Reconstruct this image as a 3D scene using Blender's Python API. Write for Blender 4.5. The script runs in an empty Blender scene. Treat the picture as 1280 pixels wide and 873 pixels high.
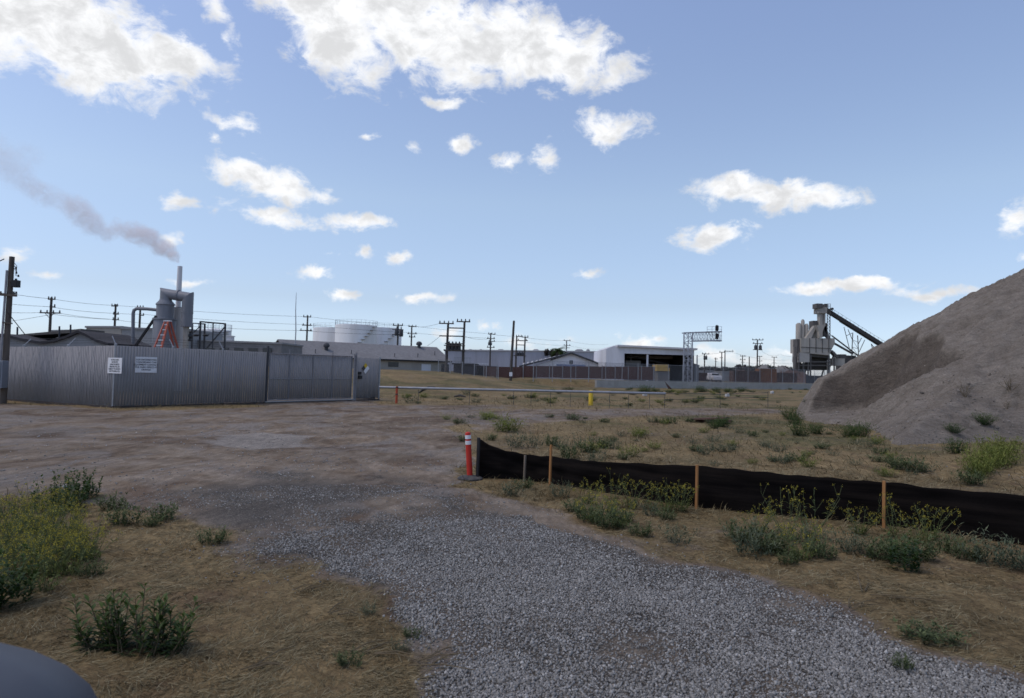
import bpy, math, random
import numpy as np
from mathutils import Vector, Matrix

random.seed(7)
RNG = np.random.default_rng(11)
R = math.radians
scene = bpy.context.scene
COL = scene.collection

# ------------------------------------------------------------------ camera
EYE = 1.73
F = 853.0
PITCH, ROLL = R(2.65), R(1.3)
fw = Vector((0, math.cos(PITCH), math.sin(PITCH)))
up0 = Vector((0, -math.sin(PITCH), math.cos(PITCH)))
rt0 = Vector((1, 0, 0))
rt = rt0 * math.cos(ROLL) + up0 * math.sin(ROLL)
up = -rt0 * math.sin(ROLL) + up0 * math.cos(ROLL)
CAM = Vector((0, 0, EYE))
cd = bpy.data.cameras.new('camera')
cam = bpy.data.objects.new('camera', cd)
COL.objects.link(cam)
M = Matrix((rt, up, -fw)).transposed().to_4x4()
M.translation = CAM
cam.matrix_world = M
cd.sensor_width = 36
cd.lens = 36 * F / 1280
cd.shift_y = -10 / 1280
cd.clip_start = 0.05
cd.clip_end = 9000
cd.dof.use_dof = True
cd.dof.focus_distance = 8.5
cd.dof.aperture_fstop = 2.8
scene.camera = cam


def ray(px, py):
    return fw * F + rt * (px - 640) + up * (426.5 - py)


def W(px, py, d):
    """the world point seen at photo pixel (px,py) at the distance d north of the viewer"""
    r = ray(px, py)
    return CAM + r * (d / r.y)


# ------------------------------------------------------------------ noise
def _hash(ix, iy, s):
    n = (ix.astype(np.int64) * 374761393 + iy.astype(np.int64) * 668265263 + s * 1274126177) & 0x7fffffff
    n = ((n ^ (n >> 13)) * 1274126177) & 0x7fffffff
    n = n ^ (n >> 16)
    return (n & 0xffff) / 65535.0


def vnoise(x, y, s=0):
    x = np.asarray(x, float); y = np.asarray(y, float)
    ix = np.floor(x); iy = np.floor(y)
    fx = x - ix; fy = y - iy
    fx = fx * fx * (3 - 2 * fx); fy = fy * fy * (3 - 2 * fy)
    a = _hash(ix, iy, s); b = _hash(ix + 1, iy, s); c = _hash(ix, iy + 1, s); d = _hash(ix + 1, iy + 1, s)
    return (a * (1 - fx) + b * fx) * (1 - fy) + (c * (1 - fx) + d * fx) * fy


def fbm(x, y, s=0, o=4):
    t = 0; a = .5; n = 0
    for k in range(o):
        t = t + a * vnoise(np.asarray(x) * 2 ** k, np.asarray(y) * 2 ** k, s + k * 17); n += a; a *= .5
    return t / n


def S(v, a, b):
    t = np.clip((np.asarray(v, float) - a) / (b - a), 0, 1)
    return t * t * (3 - 2 * t)


# ------------------------------------------------------------------ terrain
WALL_A = np.array((3.0, 84.0)); WALL_B = np.array((62.0, 123.0))
_wd = (WALL_B - WALL_A) / np.linalg.norm(WALL_B - WALL_A)
_wn = np.array((-_wd[1], _wd[0]))


def wall_dist(x, y):
    return (np.asarray(x) - WALL_A[0]) * _wn[0] + (np.asarray(y) - WALL_A[1]) * _wn[1]


def H(x, y):
    x = np.asarray(x, float); y = np.asarray(y, float)
    z = 1.75 * S(y, 44, 70) * (1 - S(x, -13, 10))
    z = np.maximum(z, 0.92 * S(wall_dist(x, y), 0.2, 2.2) * S(x + (y - 84) * 0.2, -4, 4))
    z = z + 0.4 * S(x, 7.5, 13.5) * S(y, 7, 11) * (1 - S(y, 13, 19))
    r = np.hypot(x, y)
    z = z + (fbm(x * .35, y * .35, 3, 4) - .5) * .16 * S(r, 3, 14) * (1 - S(r, 60, 150))
    z = z + (fbm(x * 1.7, y * 1.7, 5, 3) - .5) * .035
    return z


def h1(x, y):
    return float(H(np.array([x]), np.array([y]))[0])


def G(px, py):
    """where the sight line through photo pixel (px,py) meets the ground"""
    r = ray(px, py)
    if r.z >= -0.5:
        r = Vector((r.x, r.y, -0.5))
    t = -CAM.z / r.z
    for _ in range(12):
        p = CAM + r * t
        t = t + 0.7 * ((h1(p.x, p.y) - CAM.z) / r.z - t)
    p = CAM + r * t
    return Vector((p.x, p.y, h1(p.x, p.y)))


def gpoly(pts):
    return np.array([(CAM + ray(x, y) * (-CAM.z / ray(x, y).z)).to_2d()[:] for x, y in pts])


def sdf(poly, x, y):
    """signed distance to a polygon, positive inside"""
    d = np.full(x.shape, 1e9); ins = np.zeros(x.shape, bool)
    n = len(poly)
    for i in range(n):
        a = poly[i]; b = poly[(i + 1) % n]
        e = b - a; w0 = x - a[0]; w1 = y - a[1]
        t = np.clip((w0 * e[0] + w1 * e[1]) / (e @ e + 1e-12), 0, 1)
        d = np.minimum(d, np.hypot(w0 - t * e[0], w1 - t * e[1]))
        c = ((a[1] <= y) != (b[1] <= y)) & (x < (b[0] - a[0]) * (y - a[1]) / (b[1] - a[1] + 1e-12) + a[0])
        ins ^= c
    return np.where(ins, d, -d)


P_GRAVEL = gpoly([(575, 1200), (558, 870), (535, 800), (480, 745), (405, 718), (350, 693), (300, 690), (370, 668), (425, 655),
                  (500, 640), (560, 632), (640, 642), (740, 672), (870, 708), (985, 748), (1110, 793), (1250, 853), (1500, 960), (2600, 1500)])
P_GRASS_L = gpoly([(-900, 1300), (-900, 640), (-300, 618), (0, 618), (90, 612), (170, 630), (240, 655), (300, 668), (340, 690), (400, 720), (475, 748),
                   (530, 802), (552, 870), (568, 1200)])
P_GRASS_R = gpoly([(560, 608), (590, 575), (575, 545), (560, 520), (640, 505), (900, 505), (1010, 510), (1700, 520), (3500, 800), (2700, 1500),
                   (1530, 955), (1255, 850), (1115, 788), (990, 742), (900, 715), (830, 697), (760, 668), (690, 640), (620, 618)])
P_GRASS_F = gpoly([(475, 506), (560, 507), (740, 508), (1010, 506), (1300, 505), (1400, 492), (1400, 483.5), (740, 477), (640, 475), (480, 472), (300, 470), (300, 498), (470, 499)])
P_GRASS_W = gpoly([(-300, 500), (0, 503), (60, 507), (140, 513), (230, 513), (280, 510), (332, 509), (325, 504), (142, 508), (0, 498)])
P_DARKGR = gpoly([(225, 610), (330, 600), (440, 605), (480, 618), (430, 640), (350, 660), (280, 668), (235, 650)])
P_MIX = gpoly([(215, 600), (330, 585), (480, 590), (600, 606), (640, 635), (560, 655), (430, 690), (330, 712), (280, 690)])
P_PALE = gpoly([(270, 545), (330, 541), (390, 545), (380, 556), (320, 560), (262, 556)])
P_ROAD2 = gpoly([(560, 517), (640, 512), (760, 511), (960, 511), (985, 516), (800, 521), (660, 530), (600, 540)])


def masks(x, y):
    jx = x + (fbm(x * 1.3, y * 1.3, 21, 4) - .5) * .9
    jy = y + (fbm(x * 1.3, y * 1.3, 31, 4) - .5) * .9
    far = S(np.hypot(x, y), 10, 40)
    bl = .16 + .9 * far

    def m(poly, soft=1.0):
        return S(sdf(poly, jx, jy), -bl * soft, bl * soft)
    gravel = m(P_GRAVEL)
    grass = np.maximum.reduce([m(P_GRASS_L, 1.5), m(P_GRASS_R, 1.6), m(P_GRASS_F), m(P_GRASS_W)])
    grass = np.maximum(grass, S(y, 39, 44) * (1 - S(x, -30, -20) * (1 - S(x, -8.6, -7.6)) * (1 - S(y, 46, 50))))
    grass = grass * (1 - .85 * m(P_ROAD2))
    # bare scuffed patches in the straw
    grass = grass * (1 - .4 * S(fbm(x * .45, y * .45, 71, 4), .56, .68))
    gravel = np.maximum(gravel, .62 * S(sdf(P_MIX, jx, jy), -1.1, 1.0) * (1 - .999 * S(fbm(x * .5, y * .5, 78, 4), .6, .72)))
    dark = m(P_DARKGR, 6.0)
    pale = m(P_PALE, 1.0)
    gravel = gravel * (1 - .45 * S(fbm(x * .7, y * .7, 77, 4), .58, .7))
    return gravel, np.clip(grass * (1 - gravel), 0, 1), dark, pale


# ------------------------------------------------------------------ materials
MATS = {}


def nodes_of(m):
    m.use_nodes = True
    nt = m.node_tree
    for n in list(nt.nodes):
        nt.nodes.remove(n)
    return nt


def N(nt, typ, **kw):
    n = nt.nodes.new(typ)
    for k, v in kw.items():
        if k.startswith('_'):
            setattr(n, k[1:], v)
        else:
            n.inputs[k.replace('__', ' ')].default_value = v
    return n


def mat(name, col, rough=.75, var=.18, scale=6.0, bump=.15, bscale=40., metal=0., dirt=None, dirt_amt=.35, dscale=1.3, transl=0., streak=False, spec=.3):
    """a plain painted / weathered surface: mottled colour, irregular dirt, fine bump"""
    if name in MATS:
        return MATS[name]
    m = bpy.data.materials.new(name)
    nt = nodes_of(m); L = nt.links
    out = N(nt, 'ShaderNodeOutputMaterial')
    b = N(nt, 'ShaderNodeBsdfPrincipled', Roughness=rough, Metallic=metal)
    b.inputs['Specular IOR Level'].default_value = spec
    tc = N(nt, 'ShaderNodeTexCoord')
    mp = N(nt, 'ShaderNodeMapping')
    if streak:
        mp.inputs['Scale'].default_value = (.3, .3, 7) if streak == 'level' else (1, 1, .12)
    L.new(tc.outputs['Object'], mp.inputs['Vector'])
    n1 = N(nt, 'ShaderNodeTexNoise', Scale=scale, Detail=6.0, Roughness=.6)
    L.new(mp.outputs['Vector'], n1.inputs['Vector'])
    r1 = N(nt, 'ShaderNodeMapRange')
    r1.inputs['From Min'].default_value = .25; r1.inputs['From Max'].default_value = .75
    r1.inputs['To Min'].default_value = 1 - var; r1.inputs['To Max'].default_value = 1 + var
    L.new(n1.outputs['Fac'], r1.inputs['Value'])
    mul = N(nt, 'ShaderNodeMix', _data_type='RGBA', _blend_type='MULTIPLY')
    mul.inputs['Factor'].default_value = 1
    mul.inputs['A'].default_value = (*col, 1)
    L.new(r1.outputs['Result'], mul.inputs['B'])
    csock = mul.outputs['Result']
    if dirt is not None:
        n2 = N(nt, 'ShaderNodeTexNoise', Scale=dscale, Detail=8.0, Roughness=.65)
        L.new(mp.outputs['Vector'], n2.inputs['Vector'])
        r2 = N(nt, 'ShaderNodeMapRange')
        r2.inputs['From Min'].default_value = .45; r2.inputs['From Max'].default_value = .72
        r2.inputs['To Min'].default_value = 0; r2.inputs['To Max'].default_value = dirt_amt
        L.new(n2.outputs['Fac'], r2.inputs['Value'])
        mx = N(nt, 'ShaderNodeMix', _data_type='RGBA')
        L.new(r2.outputs['Result'], mx.inputs['Factor'])
        L.new(csock, mx.inputs['A'])
        mx.inputs['B'].default_value = (*dirt, 1)
        csock = mx.outputs['Result']
    L.new(csock, b.inputs['Base Color'])
    if bump:
        n3 = N(nt, 'ShaderNodeTexNoise', Scale=bscale, Detail=4.0)
        L.new(tc.outputs['Object'], n3.inputs['Vector'])
        bp = N(nt, 'ShaderNodeBump', Strength=bump, Distance=.02)
        L.new(n3.outputs['Fac'], bp.inputs['Height'])
        L.new(bp.outputs['Normal'], b.inputs['Normal'])
    if transl:
        t = N(nt, 'ShaderNodeBsdfTranslucent')
        L.new(csock, t.inputs['Color'])
        ms = N(nt, 'ShaderNodeMixShader', Fac=transl)
        L.new(b.outputs[0], ms.inputs[1]); L.new(t.outputs[0], ms.inputs[2])
        L.new(ms.outputs[0], out.inputs['Surface'])
    else:
        L.new(b.outputs[0], out.inputs['Surface'])
    MATS[name] = m
    return m


def attr_mat(name, ramp, rough=.9, transl=0.):
    """colour by a per-piece random value stored as the attribute 'tone'"""
    m = bpy.data.materials.new(name)
    nt = nodes_of(m); L = nt.links
    out = N(nt, 'ShaderNodeOutputMaterial')
    b = N(nt, 'ShaderNodeBsdfPrincipled', Roughness=rough)
    b.inputs['Specular IOR Level'].default_value = .2
    a = N(nt, 'ShaderNodeAttribute', _attribute_name='tone')
    cr = N(nt, 'ShaderNodeValToRGB')
    e = cr.color_ramp.elements
    e[0].position, e[0].color = ramp[0][0], (*ramp[0][1], 1)
    e[1].position, e[1].color = ramp[-1][0], (*ramp[-1][1], 1)
    for p, c in ramp[1:-1]:
        k = e.new(p); k.color = (*c, 1)
    L.new(a.outputs['Fac'], cr.inputs['Fac'])
    L.new(cr.outputs['Color'], b.inputs['Base Color'])
    if transl:
        t = N(nt, 'ShaderNodeBsdfTranslucent')
        L.new(cr.outputs['Color'], t.inputs['Color'])
        ms = N(nt, 'ShaderNodeMixShader', Fac=transl)
        L.new(b.outputs[0], ms.inputs[1]); L.new(t.outputs[0], ms.inputs[2])
        L.new(ms.outputs[0], out.inputs['Surface'])
    else:
        L.new(b.outputs[0], out.inputs['Surface'])
    MATS[name] = m
    return m


# ------------------------------------------------------------------ object helpers
def wloc(o):
    v = Vector((0, 0, 0))
    while o is not None:
        v += o.location; o = o.parent
    return v


def tag(o, label=None, cat=None, group=None, kind=None):
    if label: o['label'] = label
    if cat: o['category'] = cat
    if group: o['group'] = group
    if kind: o['kind'] = kind
    return o


def thing(name, label, cat, loc, group=None):
    o = bpy.data.objects.new(name, None)
    o.empty_display_size = .3
    COL.objects.link(o)
    o.location = loc
    return tag(o, label, cat, group)


class MB:
    """collects shapes in world coordinates and links them as ONE mesh object"""

    def __init__(s):
        s.v = []; s.f = []; s.mi = []

    def add(s, vs, fs, mi=0):
        b = len(s.v)
        s.v.extend([tuple(v) for v in vs])
        for f in fs:
            s.f.append(tuple(b + i for i in f)); s.mi.append(mi)
        return s

    def box(s, c, size, rz=0., mi=0, rot=None):
        hx, hy, hz = size[0] / 2, size[1] / 2, size[2] / 2
        m = rot if rot is not None else Matrix.Rotation(rz, 3, 'Z')
        c = Vector(c)
        vs = [c + m @ Vector((x * hx, y * hy, z * hz)) for z in (-1, 1) for x, y in ((-1, -1), (1, -1), (1, 1), (-1, 1))]
        return s.add(vs, [(3, 2, 1, 0), (4, 5, 6, 7), (0, 1, 5, 4), (1, 2, 6, 5), (2, 3, 7, 6), (3, 0, 4, 7)], mi)

    def bar(s, a, b, w, h=None, mi=0):
        """a square bar from a to b"""
        a = Vector(a); b = Vector(b); h = h or w
        d = (b - a); ln = d.length
        if ln < 1e-6: return s
        d = d / ln
        u = d.cross(Vector((0, 0, 1)))
        if u.length < 1e-3: u = Vector((1, 0, 0))
        u.normalize(); v = u.cross(d)
        m = Matrix((u, d, v)).transposed()
        return s.box((a + b) / 2, (w, ln, h), rot=m, mi=mi)

    def cyl(s, a, b, r0, r1=None, n=10, cap=True, mi=0):
        a = Vector(a); b = Vector(b); r1 = r0 if r1 is None else r1
        d = (b - a).normalized()
        u = d.cross(Vector((0, 0, 1)))
        if u.length < 1e-3: u = Vector((1, 0, 0))
        u.normalize(); v = d.cross(u)
        vs = []
        for c, r in ((a, r0), (b, r1)):
            for k in range(n):
                t = 2 * math.pi * k / n
                vs.append(c + (u * math.cos(t) + v * math.sin(t)) * r)
        fs = [(k, (k + 1) % n, n + (k + 1) % n, n + k) for k in range(n)]
        if cap:
            fs.append(tuple(range(n - 1, -1, -1))); fs.append(tuple(range(n, 2 * n)))
        return s.add(vs, fs, mi)

    def tube(s, pts, r, n=6, mi=0):
        pts = [Vector(p) for p in pts]
        rr = r if isinstance(r, (list, tuple)) else [r] * len(pts)
        vs = []
        pu = None
        for i, p in enumerate(pts):
            d = (pts[min(i + 1, len(pts) - 1)] - pts[max(i - 1, 0)]).normalized()
            if pu is None:
                u = d.cross(Vector((0, 0, 1)))
                if u.length < 1e-2: u = d.cross(Vector((0, 1, 0)))
            else:
                u = pu - d * pu.dot(d)
            u.normalize(); pu = u; v = d.cross(u)
            for k in range(n):
                t = 2 * math.pi * k / n
                vs.append(p + (u * math.cos(t) + v * math.sin(t)) * rr[i])
        fs = []
        for i in range(len(pts) - 1):
            for k in range(n):
                fs.append((i * n + k, i * n + (k + 1) % n, (i + 1) * n + (k + 1) % n, (i + 1) * n + k))
        fs.append(tuple(range(n - 1, -1, -1))); fs.append(tuple(range((len(pts) - 1) * n, len(pts) * n)))
        return s.add(vs, fs, mi)

    def lathe(s, base, prof, n=20, mi=0):
        """prof: (radius, height) pairs"""
        b = Vector(base); vs = []
        for r, z in prof:
            for k in range(n):
                t = 2 * math.pi * k / n
                vs.append(b + Vector((r * math.cos(t), r * math.sin(t), z)))
        fs = []
        for i in range(len(prof) - 1):
            for k in range(n):
                fs.append((i * n + k, i * n + (k + 1) % n, (i + 1) * n + (k + 1) % n, (i + 1) * n + k))
        fs.append(tuple(range(n - 1, -1, -1))); fs.append(tuple(range((len(prof) - 1) * n, len(prof) * n)))
        return s.add(vs, fs, mi)

    def prism(s, pts, off, mi=0):
        """polygon (list of points) pushed along the vector off"""
        pts = [Vector(p) for p in pts]; off = Vector(off); n = len(pts)
        vs = pts + [p + off for p in pts]
        fs = [tuple(range(n - 1, -1, -1)), tuple(range(n, 2 * n))] + [(k, (k + 1) % n, n + (k + 1) % n, n + k) for k in range(n)]
        return s.add(vs, fs, mi)

    def build(s, name, mats, parent=None, loc=None, smooth=False, bevel=0.):
        me = bpy.data.meshes.new(name)
        o = bpy.data.objects.new(name, me)
        COL.objects.link(o)
        if parent is not None:
            o.parent = parent; org = wloc(parent)
        else:
            org = Vector(loc) if loc is not None else Vector((0, 0, 0))
            o.location = org
        me.from_pydata([(v[0] - org.x, v[1] - org.y, v[2] - org.z) for v in s.v], [], s.f)
        if not isinstance(mats, (list, tuple)): mats = [mats]
        for m in mats: me.materials.append(m)
        if len(mats) > 1: me.polygons.foreach_set('material_index', s.mi)
        if smooth: me.polygons.foreach_set('use_smooth', [True] * len(me.polygons))
        me.update()
        if smooth:
            try:
                me.set_sharp_from_angle(angle=R(42))
            except Exception:
                pass
        if bevel:
            bm = o.modifiers.new('bevel', 'BEVEL'); bm.width = bevel; bm.segments = 2; bm.limit_method = 'ANGLE'
        return o


def np_mesh(name, verts, faces, material, tone=None, smooth=False, parent=None, loc=(0, 0, 0)):
    verts = np.asarray(verts, np.float32) - np.asarray(loc, np.float32)
    faces = np.asarray(faces, np.int32)
    me = bpy.data.meshes.new(name)
    k = faces.shape[1]
    me.vertices.add(len(verts)); me.vertices.foreach_set('co', verts.ravel())
    me.loops.add(faces.size); me.loops.foreach_set('vertex_index', faces.ravel())
    me.polygons.add(len(faces))
    me.polygons.foreach_set('loop_start', np.arange(0, faces.size, k, dtype=np.int32))
    me.polygons.foreach_set('loop_total', np.full(len(faces), k, np.int32))
    if smooth: me.polygons.foreach_set('use_smooth', np.ones(len(faces), bool))
    me.update(calc_edges=True); me.validate()
    if tone is not None:
        a = me.attributes.new('tone', 'FLOAT', 'POINT'); a.data.foreach_set('value', np.asarray(tone, np.float32))
    for m in (material if isinstance(material, (list, tuple)) else [material]): me.materials.append(m)
    o = bpy.data.objects.new(name, me)
    COL.objects.link(o)
    o.location = loc
    if parent is not None: o.parent = parent; o.location = (0, 0, 0)
    return o


def copytree(o, loc=None, rz=None, sc=None, parent=None):
    c = o.copy(); COL.objects.link(c)
    if parent is not None: c.parent = parent
    if loc is not None: c.location = loc
    if rz is not None: c.rotation_euler = (0, 0, rz)
    if sc is not None: c.scale = (sc, sc, sc) if not isinstance(sc, tuple) else sc
    for ch in list(o.children): copytree(ch, parent=c)
    return c


# ------------------------------------------------------------------ world: sky with clouds
SUN_EL, SUN_AZ = R(62), R(-105)      # azimuth from +Y towards +X
world = bpy.data.worlds.new('World')
scene.world = world
world.use_nodes = True
nt = world.node_tree
for n in list(nt.nodes): nt.nodes.remove(n)
L = nt.links
wo = N(nt, 'ShaderNodeOutputWorld')
bg = N(nt, 'ShaderNodeBackground', Strength=0.12)
L.new(bg.outputs[0], wo.inputs['Surface'])
sky = N(nt, 'ShaderNodeTexSky')
sky.sky_type = 'NISHITA'; sky.sun_disc = False
sky.sun_elevation = SUN_EL; sky.sun_rotation = SUN_AZ
sky.air_density = 1.0; sky.dust_density = 1.0; sky.ozone_density = 1.0; sky.altitude = 50
tc = N(nt, 'ShaderNodeTexCoord')
sep = N(nt, 'ShaderNodeSeparateXYZ')
nrm = N(nt, 'ShaderNodeVectorMath', _operation='NORMALIZE')
L.new(tc.outputs['Generated'], nrm.inputs[0])
L.new(nrm.outputs[0], sep.inputs[0])


def MATH(op, a, b=None, c=None, clamp=False):
    n = nt.nodes.new('ShaderNodeMath'); n.operation = op; n.use_clamp = clamp
    for i, v in enumerate((a, b, c)):
        if v is None: continue
        if isinstance(v, (int, float)): n.inputs[i].default_value = v
        else: L.new(v, n.inputs[i])
    return n.outputs[0]


az = MATH('ARCTAN2', sep.outputs['X'], sep.outputs['Y'])
el = MATH('ARCSINE', sep.outputs['Z'])
azel = N(nt, 'ShaderNodeCombineXYZ')
L.new(az, azel.inputs[0]); L.new(el, azel.inputs[1])
# slow wobble so that no cloud keeps an oval outline
wob = N(nt, 'ShaderNodeTexNoise', Scale=16.0, Detail=5.0, Roughness=.6)
L.new(azel.outputs[0], wob.inputs['Vector'])
wsub = N(nt, 'ShaderNodeVectorMath', _operation='SUBTRACT')
L.new(wob.outputs['Color'], wsub.inputs[0]); wsub.inputs[1].default_value = (.5, .5, .5)
wsc = N(nt, 'ShaderNodeVectorMath', _operation='MULTIPLY')
L.new(wsub.outputs[0], wsc.inputs[0]); wsc.inputs[1].default_value = (.06, .045, 0)
wad = N(nt, 'ShaderNodeVectorMath', _operation='ADD')
L.new(azel.outputs[0], wad.inputs[0]); L.new(wsc.outputs[0], wad.inputs[1])

CLOUDS = [  # photo pixel centre, half width, half height, tilt (deg), weight
    (95, 45, 170, 60, 6, 1.3), (215, 70, 80, 28, 0, 1.1), (20, 20, 110, 60, 0, 1.3), (110, 100, 70, 20, 0, .8),
    (272, 8, 28, 22, 30, .8), (292, 55, 13, 18, 0, .6),
    (420, 35, 95, 55, 35, 1.2), (545, 45, 130, 55, 8, 1.3), (690, 74, 112, 36, 3, 1.2), (640, 50, 100, 44, 0, 1.2), (460, 10, 160, 40, 0, 1.3),
    (558, 130, 24, 8, 0, .8), (574, 178, 22, 10, 0, .8), (515, 189, 10, 8, 0, .5), (461, 174, 17, 8, 0, .7), (293, 158, 38, 11, 10, .7), (268, 175, 13, 5, 0, .4),
    (633, 207, 20, 13, -10, .7), (680, 196, 19, 14, 0, .75), (760, 160, 48, 22, 5, .9),
    (330, 226, 66, 21, 8, 1.05), (400, 240, 30, 10, 0, .7), (345, 270, 60, 14, 5, .85), (452, 278, 38, 12, 0, .85), (220, 252, 22, 13, 0, .75),
    (497, 319, 18, 9, -15, .75), (455, 315, 12, 7, 0, .6), (395, 339, 28, 9, 0, .85), (420, 370, 22, 8, -10, .8), (530, 375, 32, 9, -6, .85),
    (736, 340, 14, 7, 0, .6), (238, 357, 30, 7, 0, .75), (60, 345, 17, 5, 0, .5), (212, 300, 16, 11, 0, .8), (20, 322, 18, 10, 0, .45), (415, 316, 14, 4, 0, .35),
    (915, 236, 56, 19, 5, 1.05), (965, 247, 60, 17, 3, 1.1), (1015, 251, 66, 16, 2, 1.05), (985, 233, 14, 7, 0, .6), (895, 296, 46, 16, 0, 1.0),
    (1050, 357, 88, 9, -2, .95), (1175, 367, 62, 7, 3, .7), (1268, 277, 34, 18, -25, .95), (1276, 327, 13, 9, 0, .6),
    (606, 410, 16, 8, 0, .6), (806, 430, 32, 8, 0, .8), (565, 415, 20, 9, 0, .6), (690, 428, 26, 7, 0, .5), (895, 445, 34, 9, 0, .6), (985, 442, 42, 14, 0, .6),
    (650, 428, 30, 8, 0, .5), (770, 420, 14, 4, 0, .4), (720, 455, 200, 14, 0, .4), (1010, 455, 120, 14, 0, .5),
    (420, 465, 160, 16, 0, .35),
    # the sky outside the photograph's frame
    (-600, 120, 260, 70, 0, 1.1), (2100, 160, 330, 80, 0, 1.0), (700, -420, 360, 60, 0, .9), (1700, -200, 200, 50, 0, .9)]
acc = None
for cx, cy, hw, hh, tilt, wgt in CLOUDS:
    r = ray(cx, cy).normalized()
    a0 = math.atan2(r.x, r.y); e0 = math.asin(r.z)
    k = F / ray(cx, cy).length
    mp = N(nt, 'ShaderNodeMapping', _vector_type='TEXTURE')
    L.new(wad.outputs[0], mp.inputs['Vector'])
    mp.inputs['Location'].default_value = (a0, e0, 0)
    mp.inputs['Rotation'].default_value = (0, 0, -R(tilt) - ROLL)
    mp.inputs['Scale'].default_value = (hw / F * k * k / math.cos(e0) * 1.25, hh / F * k * 1.3, 1)
    ln = N(nt, 'ShaderNodeVectorMath', _operation='LENGTH')
    L.new(mp.outputs[0], ln.inputs[0])
    d = MATH('MULTIPLY', MATH('SUBTRACT', 1.0, ln.outputs['Value']), wgt)
    acc = d if acc is None else MATH('SMOOTH_MAX', acc, d, .05)
cmap = N(nt, 'ShaderNodeMapping')
cmap.inputs['Scale'].default_value = (1, 1.5, 1)
L.new(azel.outputs[0], cmap.inputs['Vector'])
cn = N(nt, 'ShaderNodeTexNoise', Scale=20.0, Detail=14.0, Roughness=.66, Distortion=.35)
L.new(cmap.outputs[0], cn.inputs['Vector'])
cmap2 = N(nt, 'ShaderNodeMapping')
cmap2.inputs['Scale'].default_value = (1, 1.5, 1); cmap2.inputs['Location'].default_value = (.004, -.016, 0)
L.new(azel.outputs[0], cmap2.inputs['Vector'])
cn2 = N(nt, 'ShaderNodeTexNoise', Scale=17.0, Detail=6.0, Roughness=.6, Distortion=.25)
L.new(cmap2.outputs[0], cn2.inputs['Vector'])
dens = MATH('ADD', acc, MATH('MULTIPLY', MATH('SUBTRACT', cn.outputs['Fac'], .52), 2.1))
mr = N(nt, 'ShaderNodeMapRange', _interpolation_type='SMOOTHSTEP')
mr.inputs['From Min'].default_value = .02; mr.inputs['From Max'].default_value = .64
L.new(dens, mr.inputs['Value'])
alpha = mr.outputs['Result']
# cloud brightness: thick lower parts a little greyer
shade = MATH('ADD', MATH('MULTIPLY', MATH('SUBTRACT', cn2.outputs['Fac'], cn.outputs['Fac']), -2.2), MATH('MULTIPLY', dens, .25))
sm = N(nt, 'ShaderNodeMapRange', _interpolation_type='SMOOTHSTEP')
sm.inputs['From Min'].default_value = -.25; sm.inputs['From Max'].default_value = .75
sm.inputs['To Min'].default_value = 1.02; sm.inputs['To Max'].default_value = .72
L.new(shade, sm.inputs['Value'])
CLOUD_K = 5.9
cc = N(nt, 'ShaderNodeMix', _data_type='RGBA', _blend_type='MULTIPLY')
cc.inputs['Factor'].default_value = 1
cc.inputs['A'].default_value = (CLOUD_K * .99, CLOUD_K, CLOUD_K * 1.02, 1)
L.new(sm.outputs['Result'], cc.inputs['B'])
# sky tint
tint = N(nt, 'ShaderNodeMix', _data_type='RGBA', _blend_type='MULTIPLY')
tint.inputs['Factor'].default_value = 1
L.new(sky.outputs[0], tint.inputs['A'])
air = N(nt, 'ShaderNodeValToRGB')      # a slightly hazy, less yellow lower sky
es = air.color_ramp.elements
es[0].position, es[0].color = 0.0, (.40, .46, .625, 1)
es[1].position, es[1].color = .5, (.58, .525, .53, 1)
for p_, c_ in ((.035, (.395, .445, .60)), (.10, (.395, .39, .445)), (.245, (.54, .495, .475))):
    k_ = es.new(p_); k_.color = (*c_, 1)
L.new(el, air.inputs['Fac'])
a2 = N(nt, 'ShaderNodeVectorMath', _operation='SCALE'); a2.inputs['Scale'].default_value = 2.0
L.new(air.outputs['Color'], a2.inputs[0])
L.new(a2.outputs[0], tint.inputs['B'])
mixc = N(nt, 'ShaderNodeMix', _data_type='RGBA')
# nothing but clear air below the horizon
ab = MATH('MULTIPLY', alpha, MATH('GREATER_THAN', el, 0.0))
L.new(ab, mixc.inputs['Factor'])
L.new(tint.outputs['Result'], mixc.inputs['A']); L.new(cc.outputs['Result'], mixc.inputs['B'])
L.new(mixc.outputs['Result'], bg.inputs['Color'])
world.cycles.sampling_method = 'MANUAL'
world.cycles.sample_map_resolution = 512

sl = bpy.data.lights.new('sun', 'SUN')
sl.energy = 0.75; sl.angle = R(18); sl.color = (1, .93, .80)
so = bpy.data.objects.new('sun', sl)
COL.objects.link(so)
sd = Vector((math.sin(SUN_AZ) * math.cos(SUN_EL), math.cos(SUN_AZ) * math.cos(SUN_EL), math.sin(SUN_EL)))
so.rotation_euler = sd.to_track_quat('Z', 'Y').to_euler()
so.location = (0, 0, 60)

vs_ = scene.view_settings
vs_.view_transform = 'Standard'; vs_.look = 'None'; vs_.gamma = 1; vs_.use_curve_mapping = False
vs_.exposure = 0.55
scene.cycles.volume_step_rate = 1.0
scene.cycles.max_bounces = 6
scene.cycles.volume_bounces = 4
scene.cycles.transparent_max_bounces = 12

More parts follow.
